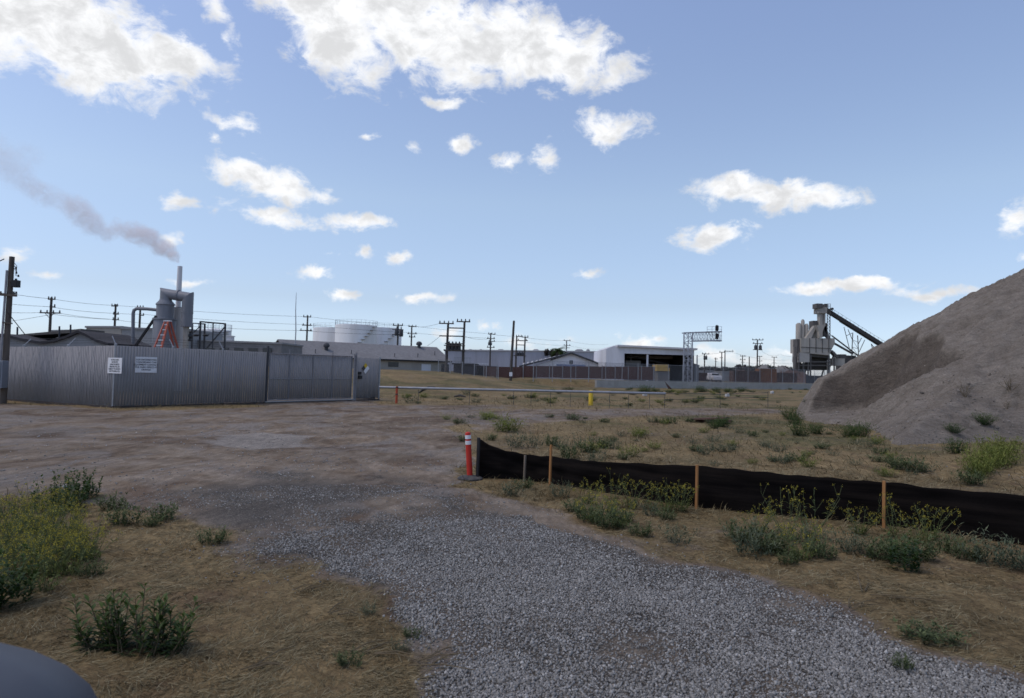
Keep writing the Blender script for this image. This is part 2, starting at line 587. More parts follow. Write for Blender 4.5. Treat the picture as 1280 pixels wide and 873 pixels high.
# ------------------------------------------------------------------ ground sheet
azs = np.concatenate([np.linspace(-47, 47, 430), np.linspace(50, 310, 66)])
azs = np.radians(azs)
rad = np.concatenate([[0.25, .6, 1.0, 1.4, 1.8], np.geomspace(2.1, 6000, 560)])
AA, RR = np.meshgrid(azs, rad)
gx = np.sin(AA) * RR; gy = np.cos(AA) * RR
gz = H(gx, gy)
g_gravel, g_grass, g_dark, g_pale = masks(gx, gy)
na, nr = len(azs), len(rad)
idx = np.arange(na * nr).reshape(nr, na)
nx = np.roll(idx, -1, axis=1)
faces = np.stack([idx[:-1], nx[:-1], nx[1:], idx[1:]], -1).reshape(-1, 4)[:, ::-1]


def ground_material():
    m = bpy.data.materials.new('ground_surface')
    nt = nodes_of(m); L = nt.links
    out = N(nt, 'ShaderNodeOutputMaterial')
    b = N(nt, 'ShaderNodeBsdfPrincipled', Roughness=.95)
    b.inputs['Specular IOR Level'].default_value = .15
    geo = N(nt, 'ShaderNodeNewGeometry')
    pos = geo.outputs['Position']

    def noise(sc, det=6., rg=.6, dist=0., mapscale=None):
        n = N(nt, 'ShaderNodeTexNoise', Scale=sc, Detail=det, Roughness=rg, Distortion=dist)
        if mapscale:
            mp = N(nt, 'ShaderNodeMapping'); mp.inputs['Scale'].default_value = mapscale
            L.new(pos, mp.inputs['Vector']); L.new(mp.outputs[0], n.inputs['Vector'])
        else:
            L.new(pos, n.inputs['Vector'])
        return n.outputs['Fac']

    def ramp(f, stops):
        cr = N(nt, 'ShaderNodeValToRGB')
        e = cr.color_ramp.elements
        e[0].position, e[0].color = stops[0][0], (*stops[0][1], 1)
        e[1].position, e[1].color = stops[-1][0], (*stops[-1][1], 1)
        for p, c in stops[1:-1]:
            k = e.new(p); k.color = (*c, 1)
        L.new(f, cr.inputs['Fac'])
        return cr.outputs['Color']

    def mix(f, a, bb, typ='MIX'):
        x = N(nt, 'ShaderNodeMix', _data_type='RGBA', _blend_type=typ)
        for s, v in (('Factor', f), ('A', a), ('B', bb)):
            if isinstance(v, (int, float)): x.inputs[s].default_value = v
            elif isinstance(v, tuple): x.inputs[s].default_value = (*v, 1)
            else: L.new(v, x.inputs[s])
        return x.outputs['Result']

    def mrange(v, a, bb, c=0., d=1.):
        x = N(nt, 'ShaderNodeMapRange', _interpolation_type='SMOOTHSTEP')
        x.inputs['From Min'].default_value = a; x.inputs['From Max'].default_value = bb
        x.inputs['To Min'].default_value = c; x.inputs['To Max'].default_value = d
        L.new(v, x.inputs['Value'])
        return x.outputs['Result']

    def att(nm):
        return N(nt, 'ShaderNodeAttribute', _attribute_name=nm).outputs['Fac']

    def thresh(a, nz, w=.25, amp=.8):
        # blend factor broken up by noise
        ad = N(nt, 'ShaderNodeMath', _operation='MULTIPLY_ADD'); L.new(nz, ad.inputs[0]); ad.inputs[1].default_value = amp
        s = N(nt, 'ShaderNodeMath', _operation='SUBTRACT'); L.new(a, s.inputs[0]); s.inputs[1].default_value = amp / 2
        L.new(s.outputs[0], ad.inputs[2])
        return mrange(ad.outputs[0], .5 - w, .5 + w)

    # packed dirt: brown with pale dusty and grey gravelly areas
    wide = (1.5, .75, 1)                       # wheel-worn streaks run across
    dirt = ramp(noise(1.1, 8, .62, .6, wide), [(.3, (.115, .086, .062)), (.45, (.178, .143, .11)), (.56, (.23, .196, .16)), (.72, (.29, .262, .228))])
    dirt = mix(mrange(noise(.55, 6, .6, 1.0, wide), .46, .60), dirt, ramp(noise(26, 4, .8), [(.3, (.13, .12, .115)), (.7, (.29, .275, .265))]))
    dirt = mix(mrange(noise(.5, 8, .62, .8, (.75, .8, 1)), .52, .64, 0, .85), dirt, (.115, .083, .06))
    peb = N(nt, 'ShaderNodeTexVoronoi', Scale=34.0); L.new(pos, peb.inputs['Vector'])
    pebm = mrange(peb.outputs['Distance'], .12, .3, 1, 0)
    pebc = ramp(peb.outputs['Color'], [(.1, (.07, .066, .063)), (.5, (.2, .19, .185)), (.95, (.4, .385, .37))])
    dirt = mix(mix(.5, pebm, mrange(noise(2.3), .42, .66), 'MULTIPLY'), dirt, pebc)
    dirt = mix(mix(.75, att('track'), mrange(noise(3.0, 6, .7), .3, .7), 'MULTIPLY'), dirt, ramp(noise(18, 5, .7), [(.3, (.2, .172, .145)), (.7, (.33, .30, .265))]))
    # bluish crushed gravel
    gv = N(nt, 'ShaderNodeTexVoronoi', Scale=52.0, Randomness=1.0); L.new(pos, gv.inputs['Vector'])
    gcol = ramp(gv.outputs['Color'], [(.05, (.1, .098, .094)), (.4, (.185, .181, .174)), (.7, (.25, .245, .236)), (.98, (.37, .362, .35))])
    gedge = mrange(gv.outputs['Distance'], .28, .62, 1.0, .35)
    gcol = mix(1.0, gcol, gedge, 'MULTIPLY')
    gcol = mix(mrange(noise(1.6, 6), .5, .75, 0, .55), gcol, (.17, .15, .13))
    # dry straw
    st1 = noise(9, 9, .75, 1.5)
    scol = ramp(st1, [(.28, (.092, .068, .038)), (.45, (.195, .152, .084)), (.58, (.27, .217, .122)), (.75, (.36, .30, .18))])
    scol = mix(mrange(noise(.7, 6, .65), .52, .68, 0, .75), scol, ramp(noise(14, 5, .7), [(.3, (.1, .068, .043)), (.7, (.2, .145, .095))]))
    # greenish low growth inside the straw, far field
    gr = mrange(noise(.16, 7, .72, .4, (1, .7, 1)), .46, .6, 0, .85)
    scol = mix(mix(1.0, gr, att('green'), 'MULTIPLY'), scol, ramp(noise(7, 6, .7), [(.3, (.04, .05, .022)), (.7, (.125, .13, .055))]))
    nz = noise(5, 7, .7)
    c = mix(thresh(att('dark'), nz, .4, .7), dirt, mix(.55, gcol, (.085, .08, .078)))
    c = mix(thresh(att('pale'), nz, .3, .6), c, ramp(noise(30, 3, .7), [(.3, (.2, .195, .19)), (.7, (.34, .33, .325))]))
    c = mix(thresh(att('grass'), nz, .22, .9), c, scol)
    c = mix(thresh(att('gravel'), nz, .22, .9), c, mix(mix(.5, att('track'), mrange(noise(2.2, 6, .7), .35, .65), 'MULTIPLY'), gcol, (.15, .13, .11)))
    sp = N(nt, 'ShaderNodeTexVoronoi', Scale=9.0); spm = N(nt, 'ShaderNodeMapping'); spm.inputs['Scale'].default_value = (1.4, .5, 1); L.new(pos, spm.inputs['Vector']); L.new(spm.outputs[0], sp.inputs['Vector'])
    c = mix(1.0, c, mrange(sp.outputs['Color'], .0, 1., .82, 1.16), 'MULTIPLY')
    c = mix(1.0, c, mrange(noise(60, 5, .8), .3, .7, .72, 1.28), 'MULTIPLY')
    big = mrange(noise(.33, 5, .6), .3, .7, .8, 1.18)
    c = mix(1.0, c, big, 'MULTIPLY')
    c = mix(1.0, c, (.83, .76, .67), 'MULTIPLY')
    L.new(c, b.inputs['Base Color'])
    # relief
    hgt = N(nt, 'ShaderNodeMath', _operation='ADD')
    gm = N(nt, 'ShaderNodeMath', _operation='MULTIPLY'); L.new(gv.outputs['Distance'], gm.inputs[0])
    gm2 = N(nt, 'ShaderNodeMath', _operation='MULTIPLY'); L.new(att('gravel'), gm2.inputs[0]); gm2.inputs[1].default_value = -.9
    L.new(gm2.outputs[0], gm.inputs[1])
    L.new(gm.outputs[0], hgt.inputs[0]); L.new(noise(22, 8, .75), hgt.inputs[1])
    bp = N(nt, 'ShaderNodeBump', Strength=.75, Distance=.035)
    L.new(hgt.outputs[0], bp.inputs['Height'])
    L.new(bp.outputs['Normal'], b.inputs['Normal'])
    L.new(b.outputs[0], out.inputs['Surface'])
    return m


ground = np_mesh('ground', np.stack([gx, gy, gz], -1).reshape(-1, 3), faces, ground_material(), smooth=True)
ground['kind'] = 'structure'
TRACKS = [[(-150, 585), (150, 566), (330, 585), (440, 632), (560, 690), (720, 790), (860, 900)], [(-60, 545), (200, 551), (400, 570), (540, 625), (700, 690), (900, 780), (1200, 900)],
          [(-80, 528), (250, 521), (520, 520), (800, 515)], [(620, 640), (540, 590), (480, 552), (380, 526)], [(-100, 610), (120, 590), (300, 590), (470, 600), (580, 560)]]
g_track = np.zeros_like(gx)
for tr_ in TRACKS:
    q_ = gpoly(tr_)
    for _ in range(3):          # round the corners
        q_ = np.concatenate([[q_[0]], np.stack([q_[:-1] * .75 + q_[1:] * .25, q_[:-1] * .25 + q_[1:] * .75], 1).reshape(-1, 2), [q_[-1]]])
    best = np.full(gx.shape, 1e9)
    jx_ = gx + (fbm(gx * .4, gy * .4, 13, 2) - .5) * .5
    for a_, b_ in zip(q_[:-1], q_[1:]):
        e_ = b_ - a_; t_ = np.clip(((jx_ - a_[0]) * e_[0] + (gy - a_[1]) * e_[1]) / (e_ @ e_), 0, 1)
        best = np.minimum(best, np.hypot(jx_ - a_[0] - t_ * e_[0], gy - a_[1] - t_ * e_[1]))
    g_track = np.maximum(g_track, 1 - S(np.abs(best - .75), .09, .22))
g_track = g_track * S(fbm(gx * .6, gy * .6, 15, 4), .3, .55)
g_green = S(gy, 8.5, 16) * S(gx, -1, 6) + S(gy, 34, 48) * .8
for nm, arr in (('gravel', g_gravel), ('grass', g_grass), ('dark', g_dark), ('pale', g_pale), ('track', g_track), ('green', np.clip(g_green, .15, 1))):
    a = ground.data.attributes.new(nm, 'FLOAT', 'POINT')
    a.data.foreach_set('value', arr.astype(np.float32).ravel())

# ------------------------------------------------------------------ loose stones of the gravel drive
def scatter(n, rmin, rmax, p_fun, azlim=46):
    """points whose density falls with distance"""
    r = rmin * (rmax / rmin) ** RNG.random(n)
    a = np.radians(RNG.uniform(-azlim, azlim, n))
    x = np.sin(a) * r; y = np.cos(a) * r
    keep = RNG.random(n) < p_fun(x, y)
    return x[keep], y[keep]


def p_gravel(x, y):
    g, s, d, p = masks(x, y)
    return np.clip(g ** 1.7 * (.4 + .6 * S(fbm(x * 1.3, y * 1.3, 91, 5), .34, .58)) + (.03 * (1 - s) * (1 - g) + .12 * d) * S(fbm(x * 1.2, y * 1.2, 92, 4), .42, .6), 0, 1)


x, y = scatter(400000, 2.7, 10.5, p_gravel)
n = len(x)
size = RNG.uniform(.0028, .007, n) * (1 + .5 * (RNG.random(n) < .04))
cube = np.array([(-1, -1, -1), (1, -1, -1), (1, 1, -1), (-1, 1, -1), (-1, -1, 1), (1, -1, 1), (1, 1, 1), (-1, 1, 1)], float)
cf = np.array([(3, 2, 1, 0), (4, 5, 6, 7), (0, 1, 5, 4), (1, 2, 6, 5), (2, 3, 7, 6), (3, 0, 4, 7)])


def stones(x, y, z, size):
    """angular broken stones, each a distorted block turned at random"""
    n = len(x)
    v = cube[None] * (1 + RNG.uniform(-.45, .45, (n, 8, 3)))
    v *= RNG.uniform(.55, 1.25, (n, 1, 3)) * size[:, None, None]
    q = RNG.normal(size=(n, 4)); q /= np.linalg.norm(q, axis=1)[:, None]
    w_, x_, y_, z_ = q.T
    Rm = np.stack([1 - 2 * (y_**2 + z_**2), 2 * (x_*y_ - z_*w_), 2 * (x_*z_ + y_*w_), 2 * (x_*y_ + z_*w_), 1 - 2 * (x_**2 + z_**2), 2 * (y_*z_ - x_*w_),
                   2 * (x_*z_ - y_*w_), 2 * (y_*z_ + x_*w_), 1 - 2 * (x_**2 + y_**2)], -1).reshape(n, 3, 3)
    v = np.einsum('nij,nkj->nki', Rm, v)
    v += np.stack([x, y, z], -1)[:, None]
    fc = cf[None] + (np.arange(n) * 8)[:, None, None]
    return v.reshape(-1, 3), fc.reshape(-1, 4)


x2, y2 = scatter(9000, 9, 34, lambda x, y: (1 - masks(x, y)[1]) * S(fbm(x * .8, y * .8, 93, 4), .4, .62) * (wall_dist(x, y) < -20))
s2 = RNG.uniform(.004, .012, len(x2)) * (1 + .6 * (RNG.random(len(x2)) < .03))
x = np.concatenate([x, x2]); y = np.concatenate([y, y2]); size = np.concatenate([size, s2])
n = len(x)
V_, F_ = stones(x, y, H(x, y) + size * .35, size)
gmat = attr_mat('crushed_stone', [(0, (.13, .126, .118)), (.3, (.2, .194, .181)), (.7, (.262, .255, .239)), (.93, (.33, .322, .303)), (1, (.45, .44, .415))])
st = np_mesh('gravel', V_, F_, gmat, tone=np.repeat(RNG.random(n) ** 1.1, 8))
st['kind'] = 'stuff'

# ------------------------------------------------------------------ straw: flattened dry grass
def p_grass(x, y):
    g, s, d, p = masks(x, y)
    cl = S(fbm(x * 2.2, y * 2.2, 51, 3), .3, .62)
    return np.clip(s * (.25 + .75 * cl), 0, 1)


def blades(x, y, ln, wd, lift, tone_lo=0., tone_hi=1.):
    n = len(x)
    base_dir = (fbm(x * .9, y * .9, 61, 2) * 4 + fbm(x * 3, y * 3, 62, 2) * 3) * math.pi
    th = base_dir + RNG.normal(0, .9, n)
    el_ = np.abs(RNG.normal(0, lift, n)) + .04
    dx = np.cos(th) * np.cos(el_); dy = np.sin(th) * np.cos(el_); dz = np.sin(el_)
    px_, py_ = -np.sin(th), np.cos(th)
    z0 = H(x, y) + .002
    b0 = np.stack([x - px_ * wd, y - py_ * wd, z0], -1)
    b1 = np.stack([x + px_ * wd, y + py_ * wd, z0 + wd * .8], -1)
    bend = RNG.uniform(-.25, .25, n)
    m0 = np.stack([x + dx * ln * .55 + px_ * (ln * bend * .3 - wd * .8), y + dy * ln * .55 + py_ * (ln * bend * .3 - wd * .8), z0 + dz * ln * .62], -1)
    m1 = m0 + np.stack([px_ * wd * 1.6, py_ * wd * 1.6, wd * .5], -1)
    t = np.stack([x + dx * ln + px_ * ln * bend, y + dy * ln + py_ * ln * bend, z0 + dz * ln * .9], -1)
    V = np.stack([b0, b1, m1, m0, t], 1).reshape(-1, 3)
    k = (np.arange(n) * 5)[:, None]
    F4 = k + np.array([[0, 1, 2, 3]]); F3 = k + np.array([[3, 2, 4]])
    tri = np.concatenate([k + np.array([[0, 1, 2]]), k + np.array([[0, 2, 3]]), F3])
    return V, tri, np.repeat(RNG.uniform(tone_lo, tone_hi, n), 5)


x, y = scatter(240000, 2.6, 15, p_grass)
rr = np.hypot(x, y)
V1, F1, T1 = blades(x, y, RNG.uniform(.03, .105, len(x)) * (.75 + .05 * rr), .0008 + .00022 * rr, .2)
x, y = scatter(60000, 9, 48, p_grass)
rr = np.hypot(x, y)
V2, F2, T2 = blades(x, y, RNG.uniform(.08, .2, len(x)) * (1 + .012 * rr), .0016 + .00022 * rr, .5)
smat = attr_mat('straw', [(0, (.075, .056, .028)), (.4, (.15, .119, .063)), (.8, (.225, .187, .106)), (1, (.31, .27, .168))], transl=.15)
sw = np_mesh('dry_grass', np.concatenate([V1, V2]), np.concatenate([F1, F2 + len(V1)]), smat, tone=np.concatenate([T1, T2]))
sw['kind'] = 'stuff'

# ------------------------------------------------------------------ the sand pile
AP = np.array((25.8, 30.0))


def pile_z(x, y):
    ang = np.arctan2(y - AP[1], x - AP[0])
    r = np.hypot(x - AP[0], y - AP[1])
    r = r * (1 + .05 * np.sin(ang * 3 + 1) + .03 * np.sin(ang * 7))
    z = 9.3 - np.sqrt((.65 * r) ** 2 + 2.56) - 1.0 * np.maximum(0, r - 11.5)
    # loose tongue running forward to the left
    a = np.array((17.5, 25.5)); b = np.array((10.8, 19.0))
    e = b - a
    t = np.clip(((x - a[0]) * e[0] + (y - a[1]) * e[1]) / (e @ e), 0, 1)
    dd = np.hypot(x - a[0] - t * e[0], y - a[1] - t * e[1])
    zl = 2.3 * (1 - t) ** 1.1 + .1 - .52 * dd
    k = .5
    z = np.log(np.exp(np.clip(z / k, -60, 60)) + np.exp(np.clip(zl / k, -60, 60))) * k
    # bite dug out of the left side
    c = np.array((-.985, -.17)); tt = np.array((.17, -.985))
    s_ = (x - AP[0]) * c[0] + (y - AP[1]) * c[1]
    l_ = (x - AP[0]) * tt[0] + (y - AP[1]) * tt[1] + .2
    edge = 10.35 + .35 * np.sin(l_ * 1.3) + .22 * np.sin(l_ * 3.1 + 1)
    zc = .55 - .12 * (s_ - 10) + 1.75 * np.maximum(0, edge - s_) + 1.2 * np.maximum(0, np.abs(l_) - 1.7)
    cut = z - zc
    damp = S(cut, .0, .25) * S(zc, .45, .75)
    z = np.where(cut > 0, zc, z)
    rough = (fbm(x * 1.1, y * 1.1, 81, 5) - .5) * .35 + (fbm(x * 3.2, y * 3.2, 82, 4) - .5) * .16
    rill = (fbm(ang * 26 + fbm(x, y, 5, 2), r * .25, 83, 4) - .5) * .34
    return z + (rough + rill) * S(z, -.2, .8), damp


px_ = np.arange(7.5, 41, .1); py_ = np.arange(14.5, 46, .1)
X, Y = np.meshgrid(px_, py_)
Zp, damp = pile_z(X, Y)
hz = H(X, Y)
keep = Zp > hz - .12
idx = np.arange(X.size).reshape(X.shape)
kf = keep[:-1, :-1] | keep[1:, :-1] | keep[:-1, 1:] | keep[1:, 1:]
fc = np.stack([idx[:-1, :-1], idx[:-1, 1:], idx[1:, 1:], idx[1:, :-1]], -1)[kf]
used = np.unique(fc)
remap = np.zeros(X.size, int); remap[used] = np.arange(len(used))
V = np.stack([X, Y, Zp], -1).reshape(-1, 3)[used]


def pile_material():
    m = bpy.data.materials.new('grey_sand')
    nt = nodes_of(m); L = nt.links
    out = N(nt, 'ShaderNodeOutputMaterial')
    b = N(nt, 'ShaderNodeBsdfPrincipled', Roughness=1.0)
    b.inputs['Specular IOR Level'].default_value = .1
    geo = N(nt, 'ShaderNodeNewGeometry'); pos = geo.outputs['Position']
    a = N(nt, 'ShaderNodeAttribute', _attribute_name='tone')
    n1 = N(nt, 'ShaderNodeTexNoise', Scale=.9, Detail=10.0, Roughness=.68); L.new(pos, n1.inputs['Vector'])
    n2 = N(nt, 'ShaderNodeTexNoise', Scale=16.0, Detail=9.0, Roughness=.82); L.new(pos, n2.inputs['Vector'])
    mp = N(nt, 'ShaderNodeMapping'); mp.inputs['Rotation'].default_value = (0, R(33), R(15)); mp.inputs['Scale'].default_value = (.8, 2.4, 2.4)
    L.new(pos, mp.inputs['Vector'])
    n3 = N(nt, 'ShaderNodeTexNoise', Scale=1.6, Detail=8.0, Roughness=.65, Distortion=.5); L.new(mp.outputs[0], n3.inputs['Vector'])

    def ramp(f, stops):
        cr = N(nt, 'ShaderNodeValToRGB'); e = cr.color_ramp.elements
        e[0].position, e[0].color = stops[0][0], (*stops[0][1], 1)
        e[1].position, e[1].color = stops[-1][0], (*stops[-1][1], 1)
        for p, c in stops[1:-1]:
            k = e.new(p); k.color = (*c, 1)
        L.new(f, cr.inputs['Fac']); return cr.outputs['Color']
    c = ramp(n1.outputs['Fac'], [(.3, (.152, .13, .106)), (.5, (.198, .172, .143)), (.7, (.243, .215, .181))])
    x = N(nt, 'ShaderNodeMix', _data_type='RGBA', _blend_type='MULTIPLY'); x.inputs['Factor'].default_value = 1
    L.new(c, x.inputs['A']); L.new(ramp(n3.outputs['Fac'], [(.3, (.8, .79, .78)), (.6, (1.08, 1.08, 1.08))]), x.inputs['B'])
    x2 = N(nt, 'ShaderNodeMix', _data_type='RGBA', _blend_type='MULTIPLY'); x2.inputs['Factor'].default_value = 1
    L.new(x.outputs['Result'], x2.inputs['A']); L.new(ramp(n2.outputs['Fac'], [(.35, (.66, .66, .66)), (.5, (1, 1, 1)), (.65, (1.3, 1.3, 1.3))]), x2.inputs['B'])
    x3 = N(nt, 'ShaderNodeMix', _data_type='RGBA')
    L.new(a.outputs['Fac'], x3.inputs['Factor']); L.new(x2.outputs['Result'], x3.inputs['A'])
    x4 = N(nt, 'ShaderNodeMix', _data_type='RGBA', _blend_type='MULTIPLY'); x4.inputs['Factor'].default_value = 1
    L.new(x2.outputs['Result'], x4.inputs['A']); x4.inputs['B'].default_value = (.56, .54, .53, 1)
    L.new(x4.outputs['Result'], x3.inputs['B'])
    L.new(x3.outputs['Result'], b.inputs['Base Color'])
    bp = N(nt, 'ShaderNodeBump', Strength=.8, Distance=.05); L.new(n2.outputs['Fac'], bp.inputs['Height'])
    bp2 = N(nt, 'ShaderNodeBump', Strength=.7, Distance=.25); L.new(n3.outputs['Fac'], bp2.inputs['Height']); L.new(bp.outputs[0], bp2.inputs['Normal'])
    L.new(bp2.outputs['Normal'], b.inputs['Normal'])
    L.new(b.outputs[0], out.inputs['Surface'])
    return m


pile = np_mesh('sand_pile', V, remap[fc], pile_material(), tone=(damp + (fbm(X * 1.5, Y * 1.5, 9, 3) - .5) * .3 * damp).reshape(-1)[used], smooth=True, loc=(25.5, 30, 0))
tag(pile, 'tall grey sand pile with a darker dug out hollow at the right of the field', 'sand pile')


# clods and lumps that rolled down it
n = 2600
a_ = RNG.uniform(0, 2 * math.pi, n); r_ = 11.9 + np.abs(RNG.normal(0, 1.0, n)) * np.where(RNG.random(n) < .45, 1, -4.5)
x = AP[0] + np.cos(a_) * r_; y = AP[1] + np.sin(a_) * r_
x3 = RNG.uniform(10.2, 16, 900); y3 = RNG.uniform(17.5, 27, 900)
x = np.concatenate([x, x3]); y = np.concatenate([y, y3])
zp_ = pile_z(x, y)[0]; zg_ = H(x, y)
ok_ = (y > 14) & (x < 33) & (zp_ > zg_ - .25)
x, y, zz = x[ok_], y[ok_], np.maximum(zp_, zg_)[ok_]
size = RNG.uniform(.008, .024, len(x)) * (1 + 1.0 * (RNG.random(len(x)) < .04))
V_, F_ = stones(x, y, zz + size * .2, size)
cl = np_mesh('sand_clods', V_, F_, attr_mat('sand_clod', [(0, (.12, .104, .088)), (.6, (.19, .17, .148)), (1, (.26, .236, .21))]), tone=np.repeat(RNG.random(len(x)), 8))
cl['kind'] = 'stuff'


def surf(x, y):
    """height of ground or pile"""
    return max(h1(x, y), float(pile_z(np.array([x]), np.array([y]))[0][0]))


def GS(px, py):
    """like G, but stops at the sand pile too"""
    r = ray(px, py); r = r / r.y
    if px < 960:
        return G(px, py)
    dd_ = np.arange(12, 60, .05)
    X_, Y_, Z_ = r.x * dd_, dd_, EYE + r.z * dd_
    hit = np.nonzero(Z_ < np.maximum(H(X_, Y_), pile_z(X_, Y_)[0]))[0]
    if len(hit) == 0 or hit[0] == 0 or dd_[hit[0]] > 40:
        return G(px, py)
    k = hit[0]
    return Vector((X_[k], Y_[k], Z_[k]))


# ------------------------------------------------------------------ shared materials
m_slat = attr_mat('slat_grey', [(0, (.225, .22, .228)), (.5, (.245, .24, .248)), (1, (.265, .26, .268))], rough=.9)
m_galv = mat('galvanised', (.3, .31, .33), .45, metal=.6)
m_wood = mat('pole_wood', (.105, .085, .07), .9, var=.35, scale=9, streak=True)
m_wood2 = mat('pole_wood_far', (.075, .066, .06), .9, var=.3, scale=9, streak=True)
m_black = mat('black_paint', (.02, .02, .022), .6)
m_dark = mat('dark_steel', (.05, .052, .058), .6)
m_white = mat('white_paint', (.8, .8, .8), .55, var=.06, dirt=(.35, .32, .28), dirt_amt=.3)
m_tankw = mat('tank_white', (.8, .8, .8), .5, var=.05, dirt=(.5, .46, .41), dirt_amt=.5, dscale=.35, streak=True)
m_duct = mat('duct_grey', (.2, .205, .225), .5, var=.12, dirt=(.13, .12, .115), dirt_amt=.5, dscale=.8, streak=True)
m_stack = mat('stack_pale', (.66, .645, .64), .55, var=.1, dirt=(.25, .22, .2), dirt_amt=.4, streak=True)
m_beige = mat('beige_wall', (.36, .33, .29), .85, var=.1, dirt=(.22, .2, .18), dirt_amt=.4, dscale=.5)
m_greyw = mat('grey_wall', (.27, .27, .275), .85, var=.1, dirt=(.18, .17, .165), dirt_amt=.4, dscale=.5)
m_shing = mat('grey_shingle', (.20, .195, .195), .95, var=.2, scale=3, dirt=(.14, .135, .13), dirt_amt=.5, dscale=.4)
m_bluew = mat('pale_blue_metal', (.42, .42, .47), .6, var=.08, dirt=(.25, .24, .25), dirt_amt=.55, dscale=.3, streak=True)
m_whitew = mat('white_metal', (.64, .64, .67), .6, var=.06, dirt=(.36, .34, .33), dirt_amt=.55, dscale=.3, streak=True)
m_roofw = mat('pale_metal_roof', (.58, .57, .58), .5, var=.08, dirt=(.33, .31, .3), dirt_amt=.3, dscale=.3)
m_glass = mat('dark_glass', (.03, .033, .04), .15, var=.1, bump=0, spec=.5)
m_brown = mat('brown_slat', (.115, .058, .046), .8, var=.2, scale=2, streak=True)
m_conc = mat('wall_concrete', (.33, .32, .295), .9, var=.15, scale=1.2, dirt=(.25, .23, .2), dirt_amt=.5, dscale=.4)
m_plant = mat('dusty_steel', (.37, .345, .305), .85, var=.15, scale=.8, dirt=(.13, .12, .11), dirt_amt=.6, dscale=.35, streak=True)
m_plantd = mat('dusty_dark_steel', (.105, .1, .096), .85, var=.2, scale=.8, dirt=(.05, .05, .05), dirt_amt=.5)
m_orange = mat('orange_plastic', (.50, .030, .018), .55, var=.12, dirt=(.26, .04, .026), dirt_amt=.4, dscale=6)
m_refl = mat('reflective_white', (.72, .72, .74), .35, var=.06, dirt=(.45, .42, .4), dirt_amt=.4, dscale=14)
m_rubber = mat('black_rubber', (.05, .05, .052), .85, var=.25, dirt=(.15, .13, .11), dirt_amt=.6, dscale=10)
m_fabric = mat('silt_fabric', (.0075, .0062, .006), .95, var=.4, scale=2.5, spec=.06, streak='level', bump=.35, bscale=120, dirt=(.022, .016, .012), dirt_amt=.4, dscale=2.5, transl=.04)
m_stake = mat('stake_wood', (.36, .17, .06), .85, var=.3, scale=18, streak=True, dirt=(.2, .1, .045), dirt_amt=.5, dscale=5)
m_stakeg = mat('grey_stake_wood', (.16, .13, .1), .9, var=.3, scale=18, streak=True)
m_yellow = mat('yellow_paint', (.62, .42, .03), .55, var=.1, dirt=(.3, .22, .08), dirt_amt=.4, dscale=4)
m_ladder = mat('ladder_orange', (.40, .10, .062), .5, var=.1)
m_rust = mat('rusty_steel', (.2, .085, .035), .9, var=.35, scale=1.5, dirt=(.09, .045, .03), dirt_amt=.6, dscale=.8)
m_rust2 = mat('brown_scrap', (.085, .052, .042), .9, var=.4, scale=1.2)
m_cab = mat('cabinet_grey', (.2, .215, .24), .5, var=.06)
m_sand2 = mat('far_aggregate', (.17, .165, .16), 1, var=.2, scale=.5)
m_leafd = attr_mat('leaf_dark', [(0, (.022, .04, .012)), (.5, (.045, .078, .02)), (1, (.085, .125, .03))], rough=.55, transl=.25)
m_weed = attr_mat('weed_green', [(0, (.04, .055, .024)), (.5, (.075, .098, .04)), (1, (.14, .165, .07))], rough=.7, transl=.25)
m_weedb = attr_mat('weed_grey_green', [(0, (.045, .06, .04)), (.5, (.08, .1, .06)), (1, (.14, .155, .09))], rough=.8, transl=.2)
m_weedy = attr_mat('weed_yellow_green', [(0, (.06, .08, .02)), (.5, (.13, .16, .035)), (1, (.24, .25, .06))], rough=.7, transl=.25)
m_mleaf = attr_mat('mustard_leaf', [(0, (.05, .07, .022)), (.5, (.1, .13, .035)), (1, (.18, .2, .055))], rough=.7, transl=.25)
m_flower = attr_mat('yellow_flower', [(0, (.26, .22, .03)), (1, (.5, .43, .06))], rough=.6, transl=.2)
m_stemd = mat('woody_stem', (.11, .085, .05), .8)
m_ltext = mat('black_lettering', (.03, .03, .04), .6, bump=0)


def X(px, py, d): return W(px, py, d).x
def Z(px, py, d): return W(px, py, d).z

# ------------------------------------------------------------------ weeds
def leafset(leaves, name, material, parent=None, loc=None):
    """leaves: (base, direction, length, width, droop, tone) -> one mesh of folded leaf blades"""
    n = len(leaves)
    V = np.zeros((n, 6, 3)); T = np.zeros((n, 6))
    for i, (b, d, ln, wd, dr, tn) in enumerate(leaves):
        b = Vector(b); d = Vector(d).normalized()
        s = d.cross(Vector((0, 0, 1)))
        if s.length < 1e-3: s = Vector((1, 0, 0))
        s.normalize(); u = s.cross(d)
        dn = Vector((0, 0, -1)) * dr * ln
        V[i] = [b, b + d * ln * .4 + s * wd + u * wd * .35 + dn * .12, b + d * ln * .45 + dn * .16, b + d * ln * .4 - s * wd + u * wd * .35 + dn * .12, b + d * ln * .8 + dn * .6 + s * wd * .35, b + d * ln + dn]
        T[i] = tn
    k = (np.arange(n) * 6)[:, None, None]
    tri = np.array([[0, 1, 2], [0, 2, 3], [1, 4, 2], [3, 2, 4], [2, 4, 5], [4, 1, 5]])[None] + k
    return np_mesh(name, V.reshape(-1, 3), tri[:, :5].reshape(-1, 3), material, tone=T.ravel(), parent=parent, loc=loc or (0, 0, 0))


def rdir(el_lo, el_hi):
    a = random.uniform(0, 2 * math.pi); e = R(random.uniform(el_lo, el_hi))
    return Vector((math.cos(a) * math.cos(e), math.sin(a) * math.cos(e), math.sin(e)))


